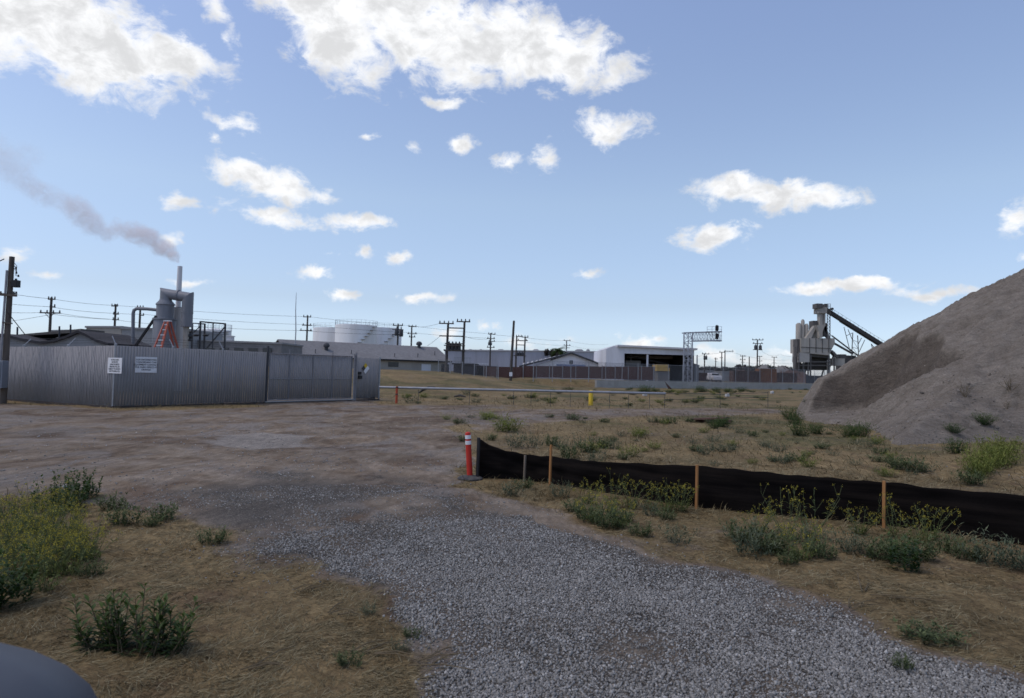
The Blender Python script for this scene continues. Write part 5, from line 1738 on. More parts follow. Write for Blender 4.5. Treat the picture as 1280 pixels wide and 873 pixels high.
# ------------------------------------------------------------------ buildings behind the brown fence
def flatface(t, nm, px0, px1, py0, py1, d, m_, th=.1, dy=0.):
    a = W(px0, py0, d); b = W(px1, py1, d)
    s = MB(); s.box(((a.x + b.x) / 2, d + dy, (a.z + b.z) / 2), (b.x - a.x, th, abs(a.z - b.z))); return s.build(nm, m_, t)
d = 155.0
a = W(556, 438, d); b = W(770, 440.5, d); zb = .8
wh = thing('warehouse', 'long pale blue metal warehouse behind the twin pole frame and the palm', 'building', Vector(((a.x + b.x) / 2, d, zb)))
s = MB(); s.prism([(a.x, d, zb), (b.x, d, zb), (b.x, d, b.z), (a.x, d, a.z)], (0, 25, 0)); s.build('wall', m_bluew, wh)
s = MB(); s.prism([(a.x - .3, d - .3, a.z), (b.x + .3, d - .3, b.z), (b.x + .3, d - .3, b.z + .22), (a.x - .3, d - .3, a.z + .22)], (0, 25.6, 0)); s.build('roof', m_roofw, wh)
s = MB()
for k in range(60):
    x_ = a.x + (b.x - a.x) * (k + .5) / 60; s.box((x_, d - .06, (zb + a.z) / 2), (.12, .12, a.z - zb - .3))
s.build('wall_rib', m_bluew, wh)['kind'] = 'stuff'
for px, hw in ((588, 5), (601, 4), (626, 8), (670, 7), (724, 9), (735, 4)):
    c = W(px, 437.5, d + 4); s = MB(); s.lathe((c.x, d + 4, c.z - .4), [(hw * .1, 0), (hw * .11, .3), (hw * .06, .55)], 10); s.build('roof_ventilator', m_greyw, wh)
d = 118.0
# gabled white house
pk = W(714, 442.5, d); le = W(672, 457, d); re = W(750, 456.5, d); zb = .8
gh = thing('gabled_workshop', 'white gabled workshop with a dark roof edge and small black window behind the brown fence', 'building', Vector((pk.x, d, zb)))
s = MB(); s.prism([(le.x, d, zb), (re.x, d, zb), (re.x, d, re.z), (pk.x, d, pk.z), (le.x, d, le.z)], (0, 14, 0)); s.build('wall', m_whitew, gh)
s = MB()
for p_, q_ in ((Vector((le.x - 3.2, d - .4, le.z - .35)), Vector((pk.x, d - .4, pk.z + .05))), (Vector((pk.x, d - .4, pk.z + .05)), Vector((re.x + .8, d - .4, re.z - .2)))):
    s.prism([p_, q_, q_ + Vector((0, 0, .22)), p_ + Vector((0, 0, .22))], (0, 15, 0))
s.build('roof', m_roofw, gh)
s = MB()
for p_, q_ in ((Vector((le.x - 3.2, d - .5, le.z - .3)), Vector((pk.x, d - .5, pk.z + .1))), (Vector((pk.x, d - .5, pk.z + .1)), Vector((re.x + .8, d - .5, re.z - .15)))): s.bar(p_, q_, .12, .3)
s.build('roof_edge', m_dark, gh)
o = flatface(gh, 'window', 711.8, 716, 450.7, 455.3, d, m_glass, dy=-.05)
flatface(gh, 'name_board', 695.5, 732, 455.5, 458.5, d, mat('blue_letter_board', (.2, .24, .36), .7, var=.5, scale=5), dy=-.07)
s = MB()
for k in range(10):
    p_ = Vector((le.x - 3.2, 0, le.z + .12)).lerp(Vector((pk.x, 0, pk.z + .12)), .1 + k * .085); s.bar((p_.x, d + .2, p_.z), (p_.x, d + 13, p_.z), .08, .2)
s.build('roof_rib', m_roofw, gh)['kind'] = 'stuff'
# open fronted warehouse
d = 108.0
ow = thing('open_warehouse', 'pale metal warehouse with a wide dark open front behind the signal gantry', 'building', Vector((X(812, 470, d), d, .9)))
zb = .9
x0, x1, x2, x3 = X(757.5, 450, d), X(780.5, 450, d), X(809.5, 450, d), X(867.5, 450, d)
zp = Z(767, 432.8, d); zl = Z(757.5, 436.3, d); zt = Z(780, 433.8, d); zt3 = Z(867, 438, d)
D_ = 16.0
s = MB(); s.prism([(x0, d, zb), (x1, d, zb), (x1, d, zt), (X(767, 440, d), d, zp), (x0, d, zl)], (0, D_, 0)); s.build('end_wall', m_whitew, ow)
s = MB(); zf = Z(820, 443.5, d); zfl = Z(781, 442, d); zfr = Z(867, 444.5, d)
s.prism([(x1, d - .05, zfl), (x3, d - .05, zfr), (x3, d - .05, zt3), (x1, d - .05, zt)], (0, .3, 0)); s.build('fascia', m_whitew, ow)
s = MB(); s.prism([(x1 - 1.2, d - .5, zt + .02), (x3 + .4, d - .5, zt3 + .02), (x3 + .4, d - .5, zt3 + .3), (x1 - 1.2, d - .5, zt + .3)], (0, D_ + .6, 0)); s.build('roof', m_roofw, ow)
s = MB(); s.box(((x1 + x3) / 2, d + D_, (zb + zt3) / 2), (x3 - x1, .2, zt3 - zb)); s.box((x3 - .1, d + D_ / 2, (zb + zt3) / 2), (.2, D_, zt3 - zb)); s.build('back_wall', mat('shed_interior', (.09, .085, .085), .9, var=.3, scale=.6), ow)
s = MB(); s.box((x2, d + .2, (zb + zf) / 2), (.28, .28, zf - zb)); s.build('column', m_whitew, ow)
s = MB(); s.box((X(797, 450, d), d + 6, (zb + zf) / 2), (.25, .25, zf - zb)); s.build('column', m_greyw, ow)
s = MB(); a = W(783, 446, d + 8); b = W(840, 452, d + 8); s.box(((a.x + b.x) / 2, d + 8, (a.z + b.z) / 2 + .3), (b.x - a.x, .8, (a.z - b.z) * .8)); s.build('crane_beam', mat('beam_brown', (.25, .22, .2), .8), ow)
s = MB(); s.bar((X(785, 446, d + 4), d + 4, Z(785, 444, d)), (X(835, 450, d + 4), d + 4, Z(835, 455, d)), .2); s.build('roof_brace', m_dark, ow)
s = MB(); s.box((X(792, 462, d + 5), d + 5, zb + 1.2), (5.5, 3, 2.4)); s.box((X(790, 458, d + 5), d + 5, zb + 2.8), (2.5, 2.2, .9)); tag(s.build('machine_bench', m_greyw, loc=(X(792, 462, d + 5), d + 5, zb), bevel=.05), 'grey machine on a bench inside the open warehouse', 'machine')
d = 104.0
lum = thing('lumber_stack', 'stack of yellow timber on a pale block before the open warehouse', 'lumber stack', Vector((X(826, 470, d), d, .9)))
z0, z1, z2, z3 = Z(826, 468, d), Z(826, 464, d), Z(826, 460, d), Z(826, 456, d)
m_lum = mat('fresh_timber', (.5, .33, .1), .8, var=.15, scale=2)
for (p0, p1, za_, zb_, mm_) in ((818.5, 834.5, z1, z2 - .03, m_lum), (818, 832.5, z2, z3, m_lum)):
    a = X(p0, 460, d); b = X(p1, 460, d); s = MB()
    nb = 8
    for i in range(nb):
        for j in range(2): s.box((a + (b - a) * (i + .5) / nb, d, za_ + (zb_ - za_) * (j + .5) / 2), ((b - a) / nb * .95, 3, (zb_ - za_) / 2 * .94))
    s.build('timber_bundle', mm_, lum)
a = X(820, 466, d); b = X(835, 466, d); s = MB(); s.box(((a + b) / 2, d, (z1 + .9) / 2), (b - a, 2.6, z1 - .9 - .03)); s.build('pallet_block', m_sand2, lum)
# dark shelters left of the bare pole
d = 98.0
ds = thing('yard_shelter', 'dark low yard shelter with a railing on top beside the large twin pole frame', 'shelter', Vector((X(575, 470, d), d, .9)))
a = W(567, 456, d); b = W(595, 457, d); s = MB(); s.prism([(a.x, d, .8), (b.x, d, .8), (b.x, d, b.z), (a.x, d, a.z)], (0, 5, 0)); s.build('wall', mat('shelter_dark', (.055, .055, .065), .9), ds)
s = MB(); s.box(((a.x + b.x) / 2, d + 2.4, a.z + .12), (b.x - a.x + .5, 5.6, .16)); s.build('roof', m_black, ds)
s = MB(); r0 = W(567, 447, d); r1 = W(588, 448, d)
for k in range(12):
    x_ = r0.x + (r1.x - r0.x) * k / 11; s.bar((x_, d + 1, a.z + .1), (x_, d + 1, r0.z), .06)
s.bar((r0.x, d + 1, r0.z), (r1.x, d + 1, r0.z), .08); s.build('railing', m_galv, ds)
ds2 = thing('yard_canopy', 'black canopy with pale roof sheets left of the brown fence', 'canopy', Vector((X(603, 470, d), d + 3, .9)))
a = W(582, 456, d); b = W(620, 458, d); s = MB(); s.prism([(a.x, d + 3, a.z - .35), (b.x, d + 3, b.z - .3), (b.x, d + 3, b.z), (a.x, d + 3, a.z)], (0, 5, 0)); s.build('roof', m_black, ds2)
s = MB(); s.box((X(592, 455, d), d + 4, a.z + .15), (2.2, 2, .12)); s.box((X(600, 455, d), d + 5, a.z + .2), (2.0, 1.5, .12)); s.build('roof_sheet', m_whitew, ds2)
for k in range(4):
    s = MB(); x_ = a.x + .2 + (b.x - a.x - .4) * k / 3; s.bar((x_, d + 3.2, .8), (x_, d + 3.2, a.z - .3), .15); s.build('column', m_dark, ds2)
s = MB(); a2 = W(588, 464, d + 6); b2 = W(612, 464, d + 6); s.prism([(a2.x, d + 6, .8), (b2.x, d + 6, .8), (b2.x, d + 6, a2.z + .6), (a2.x, d + 6, a2.z + .6)], (0, 2.4, 0)); tag(s.build('container', mat('container_blue', (.06, .07, .1), .8), loc=(a2.x, d + 6, .8)), 'dark blue container under the black canopy', 'container')

# brown slatted fence
def linep(px, d0, d1, p0, p1):
    f = (px - p0) / (p1 - p0); return d0 + (d1 - d0) * f
bf = thing('brown_fence', 'dark red brown slatted fence with pale posts in front of the white workshop', 'fence', Vector((X(700, 474, 90), 90, .5)))
def bfd(px): return 90 + (px - 605) * .047
prev = None; sl_ = MB(); rng_ = random.Random(9)
pp = [605 + k * 16.4 for k in range(14)]
V = []; Fc = []; T = []
for i in range(len(pp) - 1):
    a = W(pp[i], 457 + (pp[i] - 605) * .008, bfd(pp[i])); b = W(pp[i + 1], 457 + (pp[i + 1] - 605) * .008, bfd(pp[i + 1]))
    if pp[i] < 640: a.z -= .15; b.z -= .15
    s = MB(); n = 10
    for k in range(n):
        p_ = a.lerp(b, (k + .04) / n); q_ = a.lerp(b, (k + .95) / n); z0 = h1(p_.x, p_.y)
        s.bar((p_.x, p_.y, (z0 + a.z) / 2 + .1), (q_.x, q_.y, (z0 + a.z) / 2 + .1), .03, a.z - z0 - .2)
    s.build('slat_panel', m_brown, bf)
for px in pp:
    a = W(px, 455.5 + (px - 605) * .008, bfd(px)); z0 = h1(a.x, a.y)
    s = MB(); s.cyl((a.x, a.y - .09, z0 - .1), (a.x, a.y - .09, a.z), .05, n=8); s.build('fence_post', m_galv, bf)
s = MB(); q = W(638.5, 468, 85.5); s.box(q, (.38, .05, .5)); tag(s.build('notice_plate', m_refl, loc=q), 'small white plate fixed on the bare brown pole', 'sign')

# concrete retaining wall
cw = MB(); nseg = 22
for k in range(3, nseg):
    p_ = WALL_A + (WALL_B - WALL_A) * k / nseg; q_ = WALL_A + (WALL_B - WALL_A) * (k + 1) / nseg
    zt = 1.02
    cw.bar((p_[0] + _wd[0] * .015, p_[1] + _wd[1] * .015, zt / 2 - .2), (q_[0] - _wd[0] * .015, q_[1] - _wd[1] * .015, zt / 2 - .2), .34, zt + .4)
cwt = thing('retaining_wall', 'low pale concrete wall along the far side of the field below the chain link fence', 'wall', Vector((WALL_A[0], WALL_A[1], 0)))
cw.build('wall_body', m_conc, cwt)
# chain link fence on top of it
def mesh_material():
    m = bpy.data.materials.new('chain_link'); nt = nodes_of(m); L = nt.links
    out = N(nt, 'ShaderNodeOutputMaterial'); b = N(nt, 'ShaderNodeBsdfPrincipled', Roughness=.5)
    b.inputs['Base Color'].default_value = (.16, .16, .17, 1)
    tr = N(nt, 'ShaderNodeBsdfTransparent'); mx = N(nt, 'ShaderNodeMixShader')
    tc = N(nt, 'ShaderNodeTexCoord'); mp = N(nt, 'ShaderNodeMapping'); mp.inputs['Rotation'].default_value = (0, R(45), 0)
    L.new(tc.outputs['Object'], mp.inputs['Vector'])
    w1 = N(nt, 'ShaderNodeTexWave', Scale=3.2, _bands_direction='X'); w2 = N(nt, 'ShaderNodeTexWave', Scale=3.2, _bands_direction='Z')
    L.new(mp.outputs[0], w1.inputs['Vector']); L.new(mp.outputs[0], w2.inputs['Vector'])
    mm = N(nt, 'ShaderNodeMath', _operation='MAXIMUM'); L.new(w1.outputs['Fac'], mm.inputs[0]); L.new(w2.outputs['Fac'], mm.inputs[1])
    gt = N(nt, 'ShaderNodeMath', _operation='GREATER_THAN'); gt.inputs[1].default_value = .965; L.new(mm.outputs[0], gt.inputs[0])
    L.new(gt.outputs[0], mx.inputs[0]); L.new(tr.outputs[0], mx.inputs[1]); L.new(b.outputs[0], mx.inputs[2]); L.new(mx.outputs[0], out.inputs['Surface'])
    return m
m_chain = mesh_material()
cf_ = thing('chain_link_fence', 'long chain link fence with thin grey posts along the top of the concrete wall', 'fence', Vector((WALL_A[0], WALL_A[1], .95)))
P0 = Vector((WALL_A[0] + _wn[0] * .5, WALL_A[1] + _wn[1] * .5, 1.0)); P1 = Vector((WALL_B[0] + _wn[0] * .5, WALL_B[1] + _wn[1] * .5, 1.0))
hf = 2.3
for k in range(25):
    p_ = P0.lerp(P1, k / 24); s = MB(); s.cyl(p_ - Vector((0, 0, .3)), p_ + Vector((0, 0, hf + .1)), .04, n=8); s.build('fence_post', m_galv, cf_)
s = MB(); s.cyl(P0 + Vector((0, 0, hf)), P1 + Vector((0, 0, hf)), .025, n=6); s.cyl(P0 + Vector((0, 0, .12)), P1 + Vector((0, 0, .12)), .02, n=6); s.build('top_rail', m_galv, cf_)
s = MB(); s.bar(P0 + Vector((0, .06, hf / 2)), P1 + Vector((0, .06, hf / 2)), .012, hf - .1); s.build('wire_mesh', m_chain, cf_)
# grey screened stretch in front of the mixing plant
s = MB(); a = P0.lerp(P1, .80); b = P1; s.bar(a + Vector((0, .14, .72)), b + Vector((0, .14, .72)), .03, 1.35); s.build('windscreen', mat('screen_grey', (.1, .1, .108), .9, var=.2, scale=2), cf_)
# second fence on the bank left
cf2 = thing('chain_link_fence', 'chain link fence with pale posts on the grass bank before the gabled building end', 'fence', Vector((X(590, 474, 84), 84, 1)))
pts = [W(548 + k * 15, 460, 83 - k * .3) for k in range(6)]
for q in pts:
    q.z = h1(q.x, q.y); s = MB(); s.cyl(q - Vector((0, 0, .2)), q + Vector((0, 0, 1.6)), .045, n=8); s.build('fence_post', m_galv, cf2)
for a, b in zip(pts[:-1], pts[1:]):
    s = MB(); s.bar(a + Vector((0, .05, .8)), b + Vector((0, .05, .8)), .012, 1.5); s.cyl(a + Vector((0, 0, 1.58)), b + Vector((0, 0, 1.58)), .022, n=6); s.build('wire_mesh', m_chain, cf2)

# ------------------------------------------------------------------ palm and trees
def tree(label, name, px, pyb, pyt, hwpx, d, nleaf, leafsize, mats_, lobes=7, seed=1):
    rr = random.Random(seed); b = W(px, pyb, d); zt = W(px, pyt, d).z; z0 = h1(b.x, d); k = d / F
    t = thing(name, label, 'tree', Vector((b.x, d, z0)))
    s = MB(); s.tube([(b.x, d, z0 - .2), (b.x + .1, d, z0 + (zt - z0) * .45), (b.x, d, z0 + (zt - z0) * .7)], [.35, .25, .12], 8)
    for j in range(5):
        an = rr.uniform(0, 6.28); s.tube([(b.x, d, z0 + (zt - z0) * .4), (b.x + math.cos(an) * hwpx * k * .5, d + math.sin(an) * hwpx * k * .5, z0 + (zt - z0) * .75)], [.15, .05], 5)
    s.build('trunk', m_wood2, t)
    lv = []
    cs = [(rr.uniform(-.75, .75) * hwpx * k, rr.uniform(-.6, .6) * hwpx * k, zt - z0 - (zt - z0) * rr.uniform(.12, .6), rr.uniform(.25, .45) * hwpx * k) for _ in range(lobes)]
    for i in range(nleaf):
        cx, cy, cz, cr_ = rr.choice(cs); v = Vector((rr.gauss(0, 1), rr.gauss(0, 1), rr.gauss(0, .8))); v.normalize(); v *= cr_ * rr.random() ** .35
        lv.append((Vector((cx, cy, cz)) + v, Vector((rr.gauss(0, 1), rr.gauss(0, 1), rr.gauss(0, .6))), leafsize * rr.uniform(.6, 1.3), leafsize * .3, .3, rr.random() * .6 + .3 * (v.z > 0)))
    leafset(lv, 'crown', mats_, t)
    return t
tree('brownish loose tree left beside the palm behind the white workshop', 'broadleaf_tree', 689, 445, 432, 8, 150, 900, .55, attr_mat('leaf_brown', [(0, (.06, .05, .045)), (1, (.17, .14, .12))], transl=.2), seed=2)
tree('dark dense tree right beside the palm behind the white workshop', 'broadleaf_tree', 704, 446, 436, 7, 150, 900, .55, m_leafd, seed=4)
d = 148.0; b = W(696.5, 445, d); zt = W(697, 431, d).z
pl = thing('palm_tree', 'shaggy green palm rising above the white workshop roof', 'tree', Vector((b.x, d, .9)))
s = MB(); s.tube([(b.x, d, .8), (b.x + .1, d, zt - 1.2)], [.35, .3], 10); s.build('trunk', m_wood2, pl)
lv = []; rr = random.Random(6)
for k in range(46):
    an = rr.uniform(0, 6.28); e0 = rr.uniform(-.6, 1.2); ln_ = rr.uniform(1.3, 2.1)
    for j in range(12):
        t_ = (j + 1) / 12; r_ = ln_ * t_ * math.cos(e0 * (1 - .6 * t_)); z_ = ln_ * t_ * math.sin(e0) - .9 * t_ * t_
        c = Vector((.1 + r_ * math.cos(an), r_ * math.sin(an), zt - 1.2 - .9 + z_))
        for sg in (-1, 1): lv.append((c, Vector((math.cos(an + sg * 1.0), math.sin(an + sg * 1.0), -.25)), .5, .05, .4, rr.random()))
leafset(lv, 'crown', m_leafd, pl)

# ------------------------------------------------------------------ railway signal gantry
d = 102.0
sg_ = thing('signal_gantry', 'grey lattice railway signal gantry with a cantilever arm to the right', 'signal gantry', Vector((X(860, 475, d), d, .92)))
def K(px, py, dy=0.): v = W(px, py, d + dy); return Vector((v.x, d + dy, v.z))
zb = .92
def col(px, dy):
    t_ = K(px, 416, dy); return Vector((t_.x, d + dy, zb)), t_
m_sig = mat('signal_grey', (.36, .37, .4), .5, metal=.2)
def truss(s, a, b, c, e, n, w=.06):
    """ladder of braces between the chords a-b and c-e"""
    for k in range(n):
        p0, p1 = a.lerp(b, k / n), a.lerp(b, (k + 1) / n); q0, q1 = c.lerp(e, k / n), c.lerp(e, (k + 1) / n)
        s.bar(p0, q0, w); s.bar(p0 if k % 2 else q0, q1 if k % 2 else p1, w)
    s.bar(b, e, w)
cols = []
for px in (855, 860.3, 865.5):
    for dy in (0, 1.0):
        b_, t_ = col(px, dy); cols.append((b_, t_))
        s = MB(); s.bar(b_, t_, .16 if px != 860.3 else .12); s.build('column', m_sig, sg_)
s = MB(); truss(s, cols[0][0], cols[0][1], cols[2][0], cols[2][1], 11); truss(s, cols[2][0], cols[2][1], cols[4][0], cols[4][1], 11); truss(s, cols[1][0], cols[1][1], cols[5][0], cols[5][1], 9)
s.build('column_lattice', m_sig, sg_)
ua, ub = K(854.5, 416.2), K(902, 414.5); la, lb_ = K(865, 426.5), K(902, 425.8)
s = MB()
for dy in (0, 1.0):
    v = Vector((0, dy, 0)); s.bar(ua + v, ub + v, .15); s.bar(la + v, lb_ + v, .15)
s.build('arm_chord', m_sig, sg_)
s = MB(); u0 = K(865, 415.9)
for dy in (0, 1.0):
    v = Vector((0, dy, 0)); n_ = 9
    for k in range(n_):
        p0, p1 = u0.lerp(ub, k / n_) + v, u0.lerp(ub, (k + 1) / n_) + v; q0, q1 = la.lerp(lb_, k / n_) + v, la.lerp(lb_, (k + 1) / n_) + v
        s.bar(p0, (q0 + q1) / 2, .05); s.bar((q0 + q1) / 2, p1, .05)
for k in range(6): s.bar(u0.lerp(ub, k / 5), u0.lerp(ub, k / 5) + Vector((0, 1, 0)), .05); s.bar(la.lerp(lb_, k / 5), la.lerp(lb_, k / 5) + Vector((0, 1, 0)), .05)
s.build('arm_lattice', m_sig, sg_)
s = MB()
for px in (884, 890, 896, 902):
    for y0, y1 in ((415, 408.5), (426, 418.5)):
        s.bar(K(px, y0, -.3), K(px, y1, -.3), .045)
for y in (408.5, 411.8, 419): s.bar(K(884, y, -.3), K(902, y, -.3), .04)
s.build('railing', m_sig, sg_)
s = MB(); s.box(K(892, 415.2, -.1), (2.2, 1.2, .06)); s.box(K(892, 426.6, -.1), (2.2, 1.2, .06)); s.build('walkway', m_sig, sg_)
for y in (410.4, 420.6):
    t_ = MB(); c = K(896.2, y, -.5)
    t_.prism([c + Vector((-.22, 0, -.42)), c + Vector((.2, 0, -.42)), c + Vector((.26, 0, -.2)), c + Vector((.26, 0, .3)), c + Vector((.16, 0, .44)), c + Vector((-.14, 0, .44)), c + Vector((-.24, 0, .25))], (0, .1, 0))
    for zz in (-.22, .02, .25): t_.cyl(c + Vector((-.02, -.26, zz + .01)), c + Vector((-.02, 0, zz)), .1, .11, n=10)
    t_.cyl(c + Vector((0, .1, -.6)), c + Vector((0, .1, .5)), .04, n=6)
    o = t_.build('signal_head', m_black, sg_)

# ------------------------------------------------------------------ mixing plant
d = 205.0
mp_ = thing('mixing_plant', 'dusty grey concrete mixing plant with silos behind the sand pile', 'plant', Vector((X(1025, 470, d), d, .9)))
zb = .9
def E(px, py, dy=0.): v = W(px, py, d + dy); return Vector((v.x, d + dy, v.z))
def ebox(s, px0, px1, py0, py1, dy=0., dep=4., mi=0):
    a = E(px0, py0, dy); b = E(px1, py1, dy); s.box(((a.x + b.x) / 2, d + dy + dep / 2, (a.z + b.z) / 2), (abs(b.x - a.x), dep, abs(a.z - b.z)), mi=mi)
s = MB()   # wide bin
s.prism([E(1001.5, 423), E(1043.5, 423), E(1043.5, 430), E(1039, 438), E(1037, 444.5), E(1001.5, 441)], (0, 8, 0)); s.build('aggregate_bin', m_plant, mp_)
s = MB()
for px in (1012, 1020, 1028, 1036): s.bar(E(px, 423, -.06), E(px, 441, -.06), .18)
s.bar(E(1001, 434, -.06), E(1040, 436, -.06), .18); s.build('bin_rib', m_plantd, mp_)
s = MB(); s.prism([E(999, 441), E(1012, 441), E(1012, 453), E(998.5, 453)], (0, 5, 0)); s.build('control_cabin', mat('cabin_pale', (.36, .345, .32), .8, var=.1, dirt=(.2, .18, .16)), mp_)
s = MB(); s.prism([E(1013, 440.5, 1), E(1037.5, 444.8, 1), E(1037.5, 448, 1), E(1013, 446, 1)], (0, 6, 0)); s.build('mixer_frame', m_plantd, mp_)
s = MB()
for px in (999, 1004.5, 1010.5, 1013.5, 1036, 1043):
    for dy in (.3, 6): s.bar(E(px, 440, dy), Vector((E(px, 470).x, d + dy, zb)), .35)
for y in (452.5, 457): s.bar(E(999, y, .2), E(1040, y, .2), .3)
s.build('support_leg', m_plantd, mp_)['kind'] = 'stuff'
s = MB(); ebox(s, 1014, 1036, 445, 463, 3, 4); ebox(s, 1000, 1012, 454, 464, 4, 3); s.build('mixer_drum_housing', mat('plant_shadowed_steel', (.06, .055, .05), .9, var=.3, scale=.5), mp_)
for px0, px1, y0 in ((1000, 1007, 405), (1006.5, 1011, 400.5), (1011, 1016, 406)):
    s = MB(); a = E(px0, y0); b = E(px1, y0); r_ = (b.x - a.x) / 2
    s.lathe(((a.x + b.x) / 2, d + 3, 0), [(r_, E(1005, 424).z), (r_, a.z), (r_ * .5, a.z + .5)], 16); s.build('silo', m_plant, mp_, smooth=True)
s = MB(); ebox(s, 996.5, 1001.2, 424, 434, 1, 3); ebox(s, 994.5, 998.5, 446, 462, 1, 2); ebox(s, 996, 1001, 434, 446, 1, 2.5); s.build('side_bin', m_plantd, mp_)
s = MB()
for px in (994.5, 998.5):
    s.bar(E(px, 434, 0), Vector((E(px, 470).x, d, zb)), .18)
for k in range(8): s.bar(E(994.5, 436 + k * 4), E(998.5, 438 + k * 4), .12)
s.build('stair_tower', m_plantd, mp_)
s = MB(); s.prism([E(1007, 423, 1), E(1018, 408, 1), E(1022, 407, 1), E(1014, 423, 1)], (0, 2, 0)); s.prism([E(1016, 423, 2), E(1023, 406, 2), E(1026, 406, 2), E(1021, 423, 2)], (0, 2, 0)); s.prism([E(1035, 423, 2), E(1029, 408, 2), E(1032, 408, 2), E(1038, 423, 2)], (0, 1.5, 0)); s.build('feed_chute', m_plant, mp_)
s = MB(); s.prism([E(1020.5, 406.5, -.5), E(1031.5, 406.5, -.5), E(1028.5, 414.5, -.5), E(1028, 422.5, -.5), E(1024.5, 422.5, -.5), E(1024, 414.5, -.5)], (0, 3, 0)); s.build('hopper', m_plant, mp_)
s = MB(); ebox(s, 1016.5, 1022, 401, 412, 2, 3); ebox(s, 1030, 1034, 404, 421, 2, 2); s.build('weigh_box', m_plantd, mp_)
s = MB(); ebox(s, 1025, 1028.5, 391, 407, 1, 2); ebox(s, 1029.5, 1032, 391, 408, 1, 2); ebox(s, 1023.5, 1034, 384, 392, .5, 3.5); s.build('head_tower', m_plant, mp_)
s = MB(); ebox(s, 1021, 1028.3, 379.5, 385.5, .2, 3); ebox(s, 1031, 1035, 380, 387, .6, 2.5); s.build('drive_housing', m_plantd, mp_)
s = MB()
for px in (1018.5, 1021, 1036, 1038): s.bar(E(px, 392.5, -.4), E(px, 385 if px < 1030 else 380, -.4), .1)
for y in (392.5, 388.5): s.bar(E(1018.5, y, -.4), E(1025, y, -.4), .12)
for y in (383, 380): s.bar(E(1031, y, -.4), E(1038.5, y, -.4), .08)
s.build('railing', m_plantd, mp_)
s = MB()
for px in (1034, 1037.5):
    for dy in (0, 2): s.bar(E(px, 391, dy), E(px, 424, dy), .2)
for k in range(7): s.bar(E(1034, 394 + k * 4), E(1037.5, 398 + k * 4), .1); s.bar(E(1034, 394 + k * 4), E(1037.5, 394 + k * 4), .1)
s.build('ladder_tower', m_plantd, mp_)
for k in range(6):
    a = E(1000.5 + k * 4.6, 465); s = MB(); s.lathe((a.x + .3, d - 1, zb + .2), [(.15, 0), (.52, .9), (.55, 1.35), (.5, 1.5)], 10); s.build('discharge_cone', m_whitew, mp_)
a = E(1037.7, 458); s = MB(); s.lathe((a.x, d + 1, zb), [(.5, 0), (.5, E(1038, 450).z - zb)], 12); s.build('water_tank', mat('pale_tank', (.42, .4, .36), .7), mp_)
s = MB(); ebox(s, 1040, 1056, 448, 457.5, 1, 5); s.build('equipment_room', m_plant, mp_)
s = MB(); s.prism([E(1038, 438), E(1041, 438), E(1050, 447), E(1046, 447)], (0, 2, 0)); s.build('return_chute', m_plantd, mp_)
s = MB(); ebox(s, 1056, 1082, 446, 466, 4, 6); ebox(s, 1050, 1058, 443, 450, 3, 3); ebox(s, 1058, 1070, 444.5, 447, 4, 5); s.build('rear_building', m_plantd, mp_)
# conveyor
cv = thing('conveyor', 'long inclined conveyor belt on lattice legs running from the mixing plant to the sand pile', 'conveyor', Vector((X(1065, 468, d + 3), d + 3, zb)))
cA, cB = E(1032, 387.5, 3), E(1118, 441, 3)
s = MB(); s.bar(cA, cB, 1.4, 1.1); s.build('belt_gallery', mat('conveyor_dark', (.05, .048, .046), .8), cv)
s = MB()
off = Vector((0, 0, -.95)); s.bar(cA.lerp(cB, .2) + off, cA.lerp(cB, .98) + off, .2)
for k in range(22): s.bar(cA.lerp(cB, .2 + k * .035) + Vector((0, 0, -.5)), cA.lerp(cB, .2175 + k * .035) + off, .09)
for k in range(16): p_ = cA.lerp(cB, .05 + k * .058); s.bar(p_ + Vector((0, -.7, .5)), p_ + Vector((0, -.7, 1.3)), .06)
s.bar(cA.lerp(cB, .05) + Vector((0, -.7, 1.3)), cA.lerp(cB, .95) + Vector((0, -.7, 1.3)), .06); s.build('gallery_truss', m_plantd, cv)
for dy in (2.3, 3.7):
    s = MB(); l0, l1, r0, r1 = E(1066, 416, dy), E(1063, 460, dy), E(1072, 419.5, dy), E(1075, 460, dy)
    l1.z = r1.z = zb
    s.bar(l0, l1, .2); s.bar(r0, r1, .2)
    for k in range(1, 7):
        f, g_ = k / 7, (k + 1) / 7
        s.bar(l0.lerp(l1, f), r0.lerp(r1, f), .1); s.bar(l0.lerp(l1, f), r0.lerp(r1, g_), .08)
    s.build('lattice_leg', m_plantd, cv)
s = MB()
for p_, q_ in ((E(1055, 409, 3), E(1063, 441, 3)), (E(1060, 412, 3), E(1065, 424, 3)), (E(1081, 425, 3), E(1074, 440, 3)), (E(1077, 422.5, 3), E(1073, 430, 3)), (E(1058, 420, 3), E(1065, 416.5, 3))): s.bar(p_, q_, .15)
s.build('strut', m_plantd, cv)
s = MB()
for p_, q_ in ((E(1089, 430, 3), E(1093, 445, 3)), (E(1097, 435, 3), E(1099, 445, 3)), (E(1089, 430, 3), E(1099, 443, 3))): s.bar(p_, q_, .16)
s.build('lattice_leg', m_plantd, cv)
s = MB(); s.bar(E(1036, 386.5, 3), E(1041, 388, 3), .2); c = E(1040.3, 386.3, 2.2); s.lathe(c - Vector((0, 0, .25)), [(.1, -1), (.1, 0), (.4, .05), (.45, .4), (.2, .6)], 10); s.build('lamp_head', m_black, cv)
s = MB(); s.bar(E(1040, 420, 4), E(1074, 446, 4), .35); s.bar(E(1042, 429, 4), E(1066, 442.5, 4), .7, .5); s.bar(E(1036, 417, 4), E(1060, 436, 4), .12); tag(s.build('return_conveyor', m_plantd, loc=E(1040, 446, 4)), 'thin lower conveyor slanting right from the mixing plant bin', 'conveyor')

